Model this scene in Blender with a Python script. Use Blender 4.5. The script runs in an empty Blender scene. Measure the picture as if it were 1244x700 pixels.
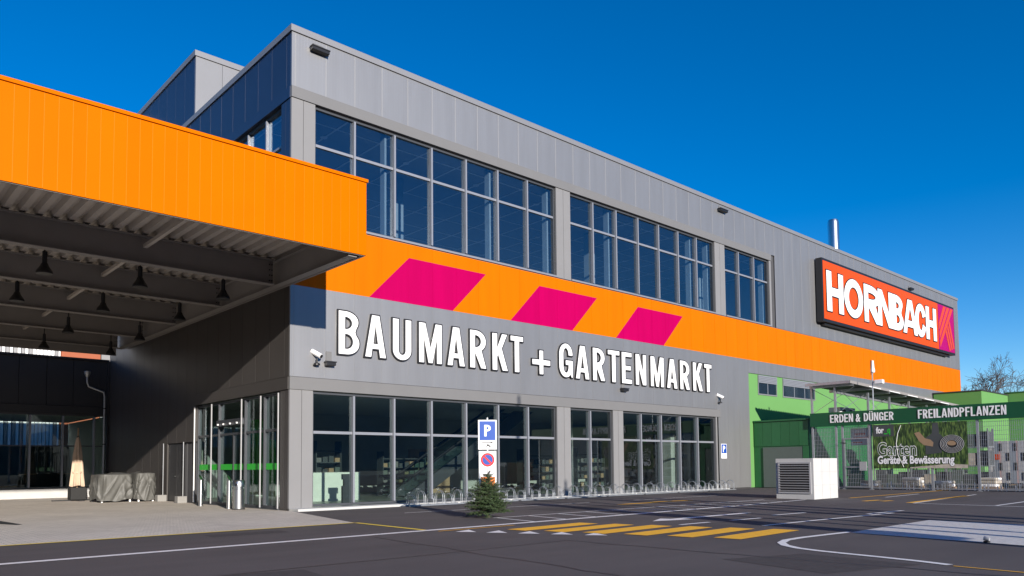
import bpy, bmesh, math, random
from mathutils import Vector, Matrix
random.seed(7)
R = math.radians
sc = bpy.context.scene
COL = sc.collection

# ------------------------------------------------------------------ camera
cam_d = bpy.data.cameras.new('camera')
cam = bpy.data.objects.new('camera', cam_d); COL.objects.link(cam)
yaw, pit, rol = R(42.56), R(3.18), R(-0.53)
fw = Vector((math.sin(yaw)*math.cos(pit), math.cos(yaw)*math.cos(pit), math.sin(pit)))
rt = Vector((math.cos(yaw), -math.sin(yaw), 0)); up = rt.cross(fw)
r2 = math.cos(rol)*rt + math.sin(rol)*up; u2 = -math.sin(rol)*rt + math.cos(rol)*up
M = Matrix((r2, u2, -fw)).transposed().to_4x4()
M.translation = Vector((-11.07, -22.435, 1.353))
cam.matrix_world = M
cam_d.sensor_width = 36; cam_d.lens = 926.6/1244*36; cam_d.shift_y = (514.5-350)/1244
cam_d.clip_end = 5000
sc.camera = cam

# ------------------------------------------------------------------ sky and sun
SUN = Vector((0.28, 1.0, -0.278)).normalized()          # direction the light travels
EL = math.asin(-SUN.z); AZ = math.atan2(-SUN.x, -SUN.y)
w = bpy.data.worlds.new('World'); sc.world = w; w.use_nodes = True
wn = w.node_tree.nodes; wl = w.node_tree.links
sky = wn.new('ShaderNodeTexSky'); sky.sky_type = 'NISHITA'; sky.sun_disc = False
sky.sun_elevation = EL; sky.sun_rotation = AZ
sky.air_density = 0.85; sky.dust_density = 0.25; sky.ozone_density = 2.6; sky.altitude = 600
hs = wn.new('ShaderNodeHueSaturation'); hs.inputs['Saturation'].default_value = 1.42; hs.inputs['Value'].default_value = 1.0; hs.inputs['Hue'].default_value = 0.507
wl.new(sky.outputs[0], hs.inputs['Color'])
wl.new(hs.outputs[0], wn['Background'].inputs[0]); wn['Background'].inputs[1].default_value = 0.120
sl = bpy.data.lights.new('sun', 'SUN'); sl.energy = 5.0; sl.angle = R(0.5); sl.color = (1.0, 0.93, 0.84)
so = bpy.data.objects.new('sun', sl); COL.objects.link(so)
so.rotation_euler = SUN.to_track_quat('-Z', 'Y').to_euler(); so.location = (-20, -60, 40)
sc.view_settings.view_transform = 'Standard'; sc.view_settings.look = 'None'
sc.view_settings.exposure = 0.5; sc.view_settings.gamma = 1.0; sc.view_settings.use_curve_mapping = False
sc.cycles.caustics_reflective = False; sc.cycles.caustics_refractive = False
sc.cycles.max_bounces = 10; sc.cycles.transparent_max_bounces = 16

# ------------------------------------------------------------------ materials
MATS = {}
def nt(name):
    m = bpy.data.materials.new(name); m.use_nodes = True; MATS[name] = m
    return m, m.node_tree.nodes, m.node_tree.links, m.node_tree.nodes['Principled BSDF']
def math_n(n, l, op, a, b=None):
    k = n.new('ShaderNodeMath'); k.operation = op
    for i, v in enumerate((a, b)):
        if v is None: continue
        if isinstance(v, (int, float)): k.inputs[i].default_value = v
        else: l.new(v, k.inputs[i])
    return k.outputs[0]
def mixc(n, l, f, a, b, blend='MIX'):
    k = n.new('ShaderNodeMix'); k.data_type = 'RGBA'; k.blend_type = blend
    for s, v in ((k.inputs[0], f), (k.inputs[6], a), (k.inputs[7], b)):
        if isinstance(v, (int, float)): s.default_value = v
        elif isinstance(v, tuple): s.default_value = (*v, 1) if len(v) == 3 else v
        else: l.new(v, s)
    return k.outputs[2]
def mat(name, col, rough=0.6, metal=0.0, var=0.12, scale=3.0, bump=0.0, bscale=40.0, rnd=0.0, coat=0.0, spec=None, stretch=None):
    m, n, l, b = nt(name)
    g = n.new('ShaderNodeNewGeometry'); src = g.outputs['Position']
    if stretch:
        mp = n.new('ShaderNodeMapping'); mp.inputs['Scale'].default_value = stretch; l.new(src, mp.inputs[0]); src = mp.outputs[0]
    t = n.new('ShaderNodeTexNoise'); t.inputs['Scale'].default_value = scale; t.inputs['Detail'].default_value = 6
    l.new(src, t.inputs['Vector'])
    f = math_n(n, l, 'MULTIPLY_ADD', t.outputs['Fac'], 2*var); n[-1].inputs[2].default_value = 1-var
    if rnd:
        oi = n.new('ShaderNodeObjectInfo')
        q = math_n(n, l, 'MULTIPLY_ADD', oi.outputs['Random'], 2*rnd); n[-1].inputs[2].default_value = 1-rnd
        f = math_n(n, l, 'MULTIPLY', f, q)
    vm = n.new('ShaderNodeVectorMath'); vm.operation = 'SCALE'; vm.inputs[0].default_value = col; l.new(f, vm.inputs['Scale'])
    l.new(vm.outputs[0], b.inputs['Base Color'])
    b.inputs['Roughness'].default_value = rough; b.inputs['Metallic'].default_value = metal
    if coat: b.inputs['Coat Weight'].default_value = coat
    if spec is not None: b.inputs['Specular IOR Level'].default_value = spec
    if bump:
        t2 = n.new('ShaderNodeTexNoise'); t2.inputs['Scale'].default_value = bscale; t2.inputs['Detail'].default_value = 4
        l.new(src, t2.inputs['Vector'])
        bp = n.new('ShaderNodeBump'); bp.inputs['Strength'].default_value = bump; bp.inputs['Distance'].default_value = 0.02
        l.new(t2.outputs['Fac'], bp.inputs['Height']); l.new(bp.outputs[0], b.inputs['Normal'])
    return m
def glass(name, tint, refl, mul=1.0, wave=True):
    m, n, l, b = nt(name); n.remove(b)
    tr = n.new('ShaderNodeBsdfTransparent'); tr.inputs[0].default_value = (*tint, 1)
    gl = n.new('ShaderNodeBsdfGlossy'); gl.inputs['Roughness'].default_value = 0.012; gl.inputs['Color'].default_value = (0.86, 0.93, 1.0, 1)
    g0 = n.new('ShaderNodeNewGeometry'); dt = n.new('ShaderNodeVectorMath'); dt.operation = 'DOT_PRODUCT'
    l.new(g0.outputs['Incoming'], dt.inputs[0]); l.new(g0.outputs['Normal'], dt.inputs[1])
    cs = math_n(n, l, 'SUBTRACT', 1.0, math_n(n, l, 'ABSOLUTE', dt.outputs['Value']))
    f = math_n(n, l, 'MULTIPLY_ADD', math_n(n, l, 'POWER', cs, 5.0), mul); n[-1].inputs[2].default_value = refl   # Schlick
    # faint waviness of the float glass
    g = n.new('ShaderNodeNewGeometry'); t = n.new('ShaderNodeTexNoise'); t.inputs['Scale'].default_value = 0.35
    l.new(g.outputs['Position'], t.inputs['Vector'])
    bp = n.new('ShaderNodeBump'); bp.inputs['Strength'].default_value = 0.02; bp.inputs['Distance'].default_value = 0.04
    l.new(t.outputs['Fac'], bp.inputs['Height'])
    if wave: l.new(bp.outputs[0], gl.inputs['Normal'])
    mx = n.new('ShaderNodeMixShader'); l.new(f, mx.inputs[0]); l.new(tr.outputs[0], mx.inputs[1]); l.new(gl.outputs[0], mx.inputs[2])
    l.new(mx.outputs[0], n['Material Output'].inputs[0])
    return m
ORANGE = (0.56, 0.132, 0.0); MAGENTA = (0.39, 0.0, 0.075); GREY = (0.318, 0.317, 0.322)
def facade_material():
    # factory-painted sheet cladding: grey, with the printed orange band and magenta slanted blocks
    m, n, l, b = nt('facade_paint')
    g = n.new('ShaderNodeNewGeometry'); sp = n.new('ShaderNodeSeparateXYZ'); l.new(g.outputs['Position'], sp.inputs[0])
    X, Z = sp.outputs['X'], sp.outputs['Z']
    def rng(v, a, c): return math_n(n, l, 'MULTIPLY', math_n(n, l, 'GREATER_THAN', v, a), math_n(n, l, 'LESS_THAN', v, c))
    band = rng(Z, 7.2, 9.36)
    sl_ = math_n(n, l, 'MULTIPLY', math_n(n, l, 'SUBTRACT', Z, 7.2), 1.0)
    u = math_n(n, l, 'SUBTRACT', math_n(n, l, 'SUBTRACT', X, sl_), 2.91)
    tot = None
    for k in range(3):
        r = rng(u, 6.59*k, 6.59*k+3.64); tot = r if tot is None else math_n(n, l, 'ADD', tot, r)
    mg = math_n(n, l, 'MULTIPLY', tot, rng(Z, 7.2, 8.86))
    c = mixc(n, l, band, GREY, ORANGE); c = mixc(n, l, mg, c, MAGENTA)
    t = n.new('ShaderNodeTexNoise'); t.inputs['Scale'].default_value = 0.8; t.inputs['Detail'].default_value = 7
    mp = n.new('ShaderNodeMapping'); mp.inputs['Scale'].default_value = (3.0, 1, 0.35); l.new(g.outputs['Position'], mp.inputs[0]); l.new(mp.outputs[0], t.inputs['Vector'])
    oi = n.new('ShaderNodeObjectInfo')
    f = math_n(n, l, 'MULTIPLY_ADD', t.outputs['Fac'], 0.26); n[-1].inputs[2].default_value = 0.85
    f2 = math_n(n, l, 'MULTIPLY_ADD', oi.outputs['Random'], 0.05); n[-1].inputs[2].default_value = 0.975
    f = math_n(n, l, 'MULTIPLY', f, f2)
    vm = n.new('ShaderNodeVectorMath'); vm.operation = 'SCALE'; l.new(c, vm.inputs[0]); l.new(f, vm.inputs['Scale'])
    l.new(vm.outputs[0], b.inputs['Base Color'])
    b.inputs['Roughness'].default_value = 0.48; b.inputs['Specular IOR Level'].default_value = 0.05
    l.new(math_n(n, l, 'MULTIPLY', math_n(n, l, 'SUBTRACT', 1.0, band), 0.68), b.inputs['Metallic'])
    wv = math_n(n, l, 'SINE', math_n(n, l, 'MULTIPLY', X, 2*math.pi/0.11))
    bp = n.new('ShaderNodeBump'); bp.inputs['Strength'].default_value = 0.04; bp.inputs['Distance'].default_value = 0.005
    l.new(wv, bp.inputs['Height']); l.new(bp.outputs[0], b.inputs['Normal'])
    return m
def asphalt_material():
    m, n, l, b = nt('asphalt')
    g = n.new('ShaderNodeNewGeometry'); P = g.outputs['Position']
    def noise(s, d=5, st=None):
        t = n.new('ShaderNodeTexNoise'); t.inputs['Scale'].default_value = s; t.inputs['Detail'].default_value = d
        if st:
            mp = n.new('ShaderNodeMapping'); mp.inputs['Scale'].default_value = st; l.new(P, mp.inputs[0]); l.new(mp.outputs[0], t.inputs['Vector'])
        else: l.new(P, t.inputs['Vector'])
        return t.outputs['Fac']
    c = mixc(n, l, noise(0.35, 6), (0.100, 0.089, 0.087), (0.155, 0.138, 0.135))
    c = mixc(n, l, noise(0.9, 8, (0.25, 1.6, 1)), c, mixc(n, l, 0.5, c, (0.045, 0.041, 0.041)))
    st = n.new('ShaderNodeValToRGB'); st.color_ramp.elements[0].position = 0.60; st.color_ramp.elements[1].position = 0.74; l.new(noise(0.22, 9, (0.6, 1.3, 1)), st.inputs[0])
    c = mixc(n, l, math_n(n, l, 'MULTIPLY', st.outputs[0], 0.55), c, (0.040, 0.036, 0.037))
    fine = noise(55, 3)
    f = math_n(n, l, 'MULTIPLY_ADD', fine, 0.9); n[-1].inputs[2].default_value = 0.55
    vm = n.new('ShaderNodeVectorMath'); vm.operation = 'SCALE'; l.new(c, vm.inputs[0]); l.new(f, vm.inputs['Scale'])
    l.new(vm.outputs[0], b.inputs['Base Color']); b.inputs['Roughness'].default_value = 0.88; b.inputs['Specular IOR Level'].default_value = 0.15
    bp = n.new('ShaderNodeBump'); bp.inputs['Strength'].default_value = 0.35; bp.inputs['Distance'].default_value = 0.01
    l.new(noise(90, 2), bp.inputs['Height']); l.new(bp.outputs[0], b.inputs['Normal'])
    return m
def paver_material():
    m, n, l, b = nt('pavers')
    g = n.new('ShaderNodeNewGeometry'); P = g.outputs['Position']
    br = n.new('ShaderNodeTexBrick'); l.new(P, br.inputs['Vector']); br.inputs['Scale'].default_value = 1.0
    br.inputs['Brick Width'].default_value = 0.24; br.inputs['Row Height'].default_value = 0.12; br.inputs['Mortar Size'].default_value = 0.006
    br.inputs['Color1'].default_value = (0.72, 0.655, 0.575, 1); br.inputs['Color2'].default_value = (0.62, 0.56, 0.49, 1); br.inputs['Mortar'].default_value = (0.26, 0.235, 0.21, 1)
    t = n.new('ShaderNodeTexNoise'); t.inputs['Scale'].default_value = 0.45; t.inputs['Detail'].default_value = 8; l.new(P, t.inputs['Vector'])
    c = mixc(n, l, 1.0, br.outputs['Color'], mixc(n, l, t.outputs['Fac'], (0.72, 0.70, 0.68), (1.12, 1.12, 1.12)), 'MULTIPLY')
    l.new(c, b.inputs['Base Color']); b.inputs['Roughness'].default_value = 0.85; b.inputs['Specular IOR Level'].default_value = 0.2
    bp = n.new('ShaderNodeBump'); bp.inputs['Strength'].default_value = 0.5; bp.inputs['Distance'].default_value = 0.004; bp.invert = True
    l.new(br.outputs['Fac'], bp.inputs['Height']); l.new(bp.outputs[0], b.inputs['Normal'])
    return m
def worn_paint(name, col, wear=0.45):
    m, n, l, b = nt(name)
    g = n.new('ShaderNodeNewGeometry'); P = g.outputs['Position']
    t = n.new('ShaderNodeTexNoise'); t.inputs['Scale'].default_value = 9; t.inputs['Detail'].default_value = 9; t.inputs['Roughness'].default_value = 0.75; l.new(P, t.inputs['Vector'])
    cr = n.new('ShaderNodeValToRGB'); cr.color_ramp.elements[0].position = wear-0.08; cr.color_ramp.elements[1].position = wear+0.10
    l.new(t.outputs['Fac'], cr.inputs[0])
    c = mixc(n, l, cr.outputs[0], tuple(v*0.55+0.02 for v in col), col)
    l.new(c, b.inputs['Base Color']); b.inputs['Roughness'].default_value = 0.75
    return m
def meadow_print():
    m, n, l, b = nt('banner_print')
    g = n.new('ShaderNodeNewGeometry'); P = g.outputs['Position']
    mp = n.new('ShaderNodeMapping'); mp.inputs['Scale'].default_value = (1, 9, 2.2); mp.inputs['Rotation'].default_value = (0.25, 0, 0); l.new(P, mp.inputs[0])
    t = n.new('ShaderNodeTexNoise'); t.inputs['Scale'].default_value = 1.6; t.inputs['Detail'].default_value = 8; l.new(mp.outputs[0], t.inputs['Vector'])
    cr = n.new('ShaderNodeValToRGB'); e = cr.color_ramp.elements
    e[0].position = 0.34; e[0].color = (0.006, 0.016, 0.006, 1); e[1].position = 0.70; e[1].color = (0.17, 0.25, 0.06, 1)
    k = e.new(0.5); k.color = (0.035, 0.075, 0.018, 1)
    l.new(t.outputs['Fac'], cr.inputs[0]); l.new(cr.outputs[0], b.inputs['Base Color']); b.inputs['Roughness'].default_value = 0.5
    return m
def concrete_blocks():
    return mat('white_concrete', (0.50, 0.495, 0.48), 0.8, var=0.12, scale=2.2, bump=0.15, bscale=25)

FARO = mat('far_orange', (0.34, 0.085, 0.03), 0.6)
FAC = facade_material(); ASPH = asphalt_material(); PAV = paver_material(); BANNER = meadow_print(); CONC = concrete_blocks()
ORA = mat('orange_sheet', ORANGE, 0.45, var=0.05, scale=1.2, rnd=0.03, spec=0.02)
ORB = mat('orange_rib_highlight', (0.60, 0.165, 0.004), 0.45, var=0.05, spec=0.08)  # lighter than the sheet: highlight on the rib edges put into the colour
NAVYSHADE = mat('shaded_side_navy', (0.013, 0.029, 0.078), 0.45, var=0.10, scale=1.0, rnd=0.05)  # shaded, sky-blue look of the grey side cladding put into the colour
GRY = mat('grey_sheet', (0.26, 0.26, 0.268), 0.48, 0.4, var=0.06, scale=1.2, rnd=0.025, spec=0.35)
LINT = mat('lintel_grey', (0.158, 0.156, 0.156), 0.5, var=0.06, scale=1.5)
COLM = mat('column_grey', (0.205, 0.202, 0.203), 0.5, var=0.06, scale=1.5, rnd=0.03)
DARKSEAM = mat('seam_dark', (0.06, 0.06, 0.065), 0.8)
JNT = mat('joint_strip', (0.30, 0.30, 0.305), 0.5, 0.3, var=0.05)
SEAM = mat('seam_metal', (0.36, 0.36, 0.37), 0.5, var=0.05)
ALU = mat('aluminium', (0.27, 0.28, 0.31), 0.4, 0.3, var=0.05)
ALUD = mat('dark_aluminium', (0.075, 0.08, 0.09), 0.4, 0.3, var=0.08)
GLU = glass('upper_glass', (0.72, 0.80, 0.86), 0.10, 0.9)
GLL = glass('lower_glass', (0.81, 0.87, 0.85), 0.09, 0.9)
GLD = glass('door_glass', (0.80, 0.88, 0.85), 0.03, 0.9, False)
CONCD = mat('grey_concrete', (0.26, 0.25, 0.235), 0.85, var=0.15, bump=0.2)
ANTH = mat('anthracite_sheet', (0.030, 0.030, 0.033), 0.55, var=0.12, scale=1.0, rnd=0.08)
SIDEG = mat('side_sheet_shaded', (0.058, 0.052, 0.049), 0.5, var=0.08, scale=1.0, rnd=0.05)  # grey cladding darkened in colour to stand for deep shade under the canopy
STEEL = mat('canopy_steel', (0.235, 0.22, 0.212), 0.6, var=0.15, scale=1.5)
DECK = mat('deck_sheet', (0.46, 0.42, 0.385), 0.55, var=0.15, scale=1.0)
BLK = mat('black_metal', (0.012, 0.012, 0.014), 0.45)
RUB = mat('black_rubber', (0.02, 0.02, 0.02), 0.8)
WHT = mat('white_paint', (0.82, 0.82, 0.82), 0.5, var=0.04)
WLET = mat('letter_white', (0.86, 0.86, 0.86), 0.45, var=0.03)
INOX = mat('stainless', (0.62, 0.62, 0.62), 0.28, 1.0, var=0.08, scale=6)
GALV = mat('galvanised', (0.42, 0.44, 0.46), 0.45, 0.75, var=0.2, scale=8)
LGREEN = mat('light_green_render', (0.108, 0.27, 0.075), 0.8, var=0.06, scale=0.8, bump=0.1, bscale=60)
DGREEN = mat('dark_green_panel', (0.020, 0.115, 0.040), 0.5, var=0.1, rnd=0.06)
BGREEN = mat('beam_green', (0.003, 0.075, 0.028), 0.45, var=0.06)
TEAL = mat('awning_teal', (0.008, 0.045, 0.045), 0.5, var=0.15)
DOORG = mat('door_grey', (0.10, 0.125, 0.11), 0.5, var=0.08)
SIGNB = mat('sign_blue', (0.0, 0.055, 0.34), 0.35, var=0.02)
SIGNR = mat('sign_red', (0.62, 0.01, 0.015), 0.35, var=0.02)
SORA = mat('sign_orange', (0.56, 0.062, 0.004), 0.4, var=0.03, spec=0.15)
SMAG = mat('sign_magenta', (0.33, 0.0, 0.115), 0.4, var=0.03, spec=0.15)
SCOR = mat('sign_coral', (0.52, 0.055, 0.025), 0.4, var=0.03, spec=0.15)
NOTICE = mat('notice_orange', (0.85, 0.20, 0.02), 0.6, var=0.25, scale=14)
DECAL = mat('green_decal', (0.02, 0.42, 0.03), 0.5, var=0.05)
COVER = mat('grey_tarpaulin', (0.092, 0.090, 0.082), 0.55, var=0.25, scale=5, bump=0.5, bscale=9)
CANVAS = mat('beige_canvas', (0.58, 0.43, 0.31), 0.8, var=0.12, scale=6, bump=0.3, bscale=30)
WYEL = worn_paint('yellow_line', (0.92, 0.47, 0.015), 0.35)
WYLE = worn_paint('lemon_line', (0.86, 0.64, 0.05), 0.33)
WWHI = worn_paint('white_line', (0.80, 0.78, 0.76), 0.38)
WBAY = worn_paint('white_bay', (0.60, 0.575, 0.54), 0.40)
INTW = mat('interior_wall', (0.42, 0.43, 0.41), 0.8)
INTD = mat('interior_dark', (0.055, 0.062, 0.065), 0.7, var=0.3, scale=1.0)
INTF = mat('interior_floor', (0.28, 0.30, 0.26), 0.35, var=0.1)
INTFL = mat('upper_floor', (0.52, 0.50, 0.46), 0.5)
INTC = mat('interior_ceiling', (0.34, 0.35, 0.36), 0.9)
TBAR = mat('ceiling_grid', (0.92, 0.92, 0.92), 0.6)
COUNTER = mat('counter_white', (0.80, 0.82, 0.74), 0.5)
INTG = mat('interior_green', (0.05, 0.32, 0.04), 0.6)
WOODT = mat('tan_wood', (0.33, 0.22, 0.13), 0.7, var=0.2)
BARK = mat('bark', (0.075, 0.055, 0.045), 0.9, var=0.3, scale=10)
NEED = mat('needles', (0.038, 0.066, 0.020), 0.7, var=0.45, scale=6)
BOARDS = [mat('board_'+k, c, 0.75, var=0.2, scale=4, stretch=(6, 6, 0.5)) for k, c in (('silver', (0.42, 0.42, 0.43)), ('rose', (0.46, 0.33, 0.32)), ('slate', (0.26, 0.29, 0.33)), ('pale', (0.55, 0.54, 0.53)))]
HILL = mat('hazy_hill', (0.16, 0.19, 0.20), 1.0, var=0.5, scale=0.05)  # blue-grey haze put into the colour for the window reflections
GRND = mat('ground_earth', (0.10, 0.10, 0.085), 0.95, var=0.3, scale=0.2)
SACK = mat('sack_print', (0.45, 0.40, 0.33), 0.6, var=0.5, scale=7)

# ------------------------------------------------------------------ builders
WLOC = {}
def wl_(o): return WLOC.get(o.name, Vector((0, 0, 0))) if o else Vector((0, 0, 0))
def link(name, me, world=(0, 0, 0), parent=None):
    o = bpy.data.objects.new(name, me); COL.objects.link(o)
    world = Vector(world)
    if parent: o.parent = parent
    o.location = world - wl_(parent); WLOC[o.name] = world
    return o
def tag(o, label, cat, group=None, kind=None):
    if label: o['label'] = label
    if cat: o['category'] = cat
    if group: o['group'] = group
    if kind: o['kind'] = kind
    return o
def struct(o): o['kind'] = 'structure'; return o
def thing(name, label, cat, loc=(0, 0, 0), group=None):
    return tag(link(name, None, loc), label, cat, group)
def kids(o): return [c for c in bpy.data.objects if c.parent == o]
def dup(root, loc, label=None):
    r = root.copy(); COL.objects.link(r); r.location = loc
    if label: r['label'] = label
    for ch in KIDS[root.name]:
        c = ch.copy(); COL.objects.link(c); c.parent = r
        for g in KIDS.get(ch.name, []):
            d = g.copy(); COL.objects.link(d); d.parent = c
    return r
KIDS = {}
def proto(root):
    KIDS[root.name] = kids(root)
    for c in KIDS[root.name]: KIDS[c.name] = kids(c)
    return root
CACHE = {}
def box_mesh(dx, dy, dz, m, bev=0.0):
    key = (round(dx, 4), round(dy, 4), round(dz, 4), m.name, bev)
    if key in CACHE: return CACHE[key]
    bm = bmesh.new(); bmesh.ops.create_cube(bm, size=1)
    bmesh.ops.scale(bm, vec=(dx, dy, dz), verts=bm.verts)
    if bev: bmesh.ops.bevel(bm, geom=bm.edges[:], offset=bev, segments=2, profile=0.5, affect='EDGES')
    me = bpy.data.meshes.new('box'); bm.to_mesh(me); bm.free(); me.materials.append(m); CACHE[key] = me
    return me
def box(name, m, x0, x1, y0, y1, z0, z1, parent=None, bev=0.0):
    return link(name, box_mesh(x1-x0, y1-y0, z1-z0, m, bev), ((x0+x1)/2, (y0+y1)/2, (z0+z1)/2), parent)
class MB:
    def __init__(s): s.v = []; s.f = []
    def box(s, x0, x1, y0, y1, z0, z1):
        b = len(s.v); s.v += [(x, y, z) for z in (z0, z1) for y in (y0, y1) for x in (x0, x1)]
        s.f += [tuple(b+i for i in q) for q in ((0, 2, 3, 1), (4, 5, 7, 6), (0, 1, 5, 4), (2, 6, 7, 3), (0, 4, 6, 2), (1, 3, 7, 5))]; return s
    def tube(s, pts, r, n=8, closed=False, caps=True):
        pts = [Vector(p) for p in pts]; N = len(pts); rs = r if isinstance(r, (list, tuple)) else [r]*N
        rings = []; ref = None
        for i, p in enumerate(pts):
            a = pts[(i-1) % N] if (closed or i) else p; c = pts[(i+1) % N] if (closed or i < N-1) else p
            d = (c-a).normalized()
            if ref is None: ref = d.orthogonal().normalized()
            ref = (ref - d*ref.dot(d))
            ref = ref.normalized() if ref.length > 1e-6 else d.orthogonal().normalized()
            e = d.cross(ref); b = len(s.v); rings.append(b)
            for k in range(n):
                t = 2*math.pi*k/n; s.v.append(tuple(p + rs[i]*(math.cos(t)*ref + math.sin(t)*e)))
        for i in range(N if closed else N-1):
            a, b = rings[i], rings[(i+1) % N]
            for k in range(n): s.f.append((a+k, a+(k+1) % n, b+(k+1) % n, b+k))
        if caps and not closed:
            s.f.append(tuple(rings[0]+k for k in reversed(range(n)))); s.f.append(tuple(rings[-1]+k for k in range(n)))
        return s
    def lathe(s, prof, c=(0, 0, 0), n=20, caps=True):
        rings = []
        for r, z in prof:
            b = len(s.v); rings.append(b)
            for k in range(n):
                t = 2*math.pi*k/n; s.v.append((c[0]+r*math.cos(t), c[1]+r*math.sin(t), c[2]+z))
        for a, b in zip(rings, rings[1:]):
            for k in range(n): s.f.append((a+k, a+(k+1) % n, b+(k+1) % n, b+k))
        if caps:
            s.f.append(tuple(rings[0]+k for k in reversed(range(n)))); s.f.append(tuple(rings[-1]+k for k in range(n)))
        return s
    def prism(s, poly, axis, a, b):
        # poly in the two other axes (order x,y,z without axis)
        def P(u, v, w_): return (w_, u, v) if axis == 0 else (u, w_, v) if axis == 1 else (u, v, w_)
        i0 = len(s.v); n = len(poly)
        s.v += [P(u, v, a) for u, v in poly] + [P(u, v, b) for u, v in poly]
        s.f += [tuple(i0+k for k in range(n)), tuple(i0+n+k for k in reversed(range(n)))]
        s.f += [(i0+k, i0+n+k, i0+n+(k+1) % n, i0+(k+1) % n) for k in range(n)]; return s
    def quad(s, *p):
        b = len(s.v); s.v += [tuple(q) for q in p]; s.f.append(tuple(range(b, b+len(p)))); return s
    def mesh(s, m, smooth=False):
        me = bpy.data.meshes.new('m'); me.from_pydata(s.v, [], s.f); me.update()
        bm = bmesh.new(); bm.from_mesh(me); bmesh.ops.recalc_face_normals(bm, faces=bm.faces); bm.to_mesh(me); bm.free()
        me.materials.append(m)
        if smooth:
            me.shade_smooth()
            try: me.set_sharp_from_angle(angle=R(40))
            except Exception: pass
        return me
    def build(s, name, m, parent=None, world=(0, 0, 0), smooth=False):
        # vertices are relative to world
        return link(name, s.mesh(m, smooth), world, parent)

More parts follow.
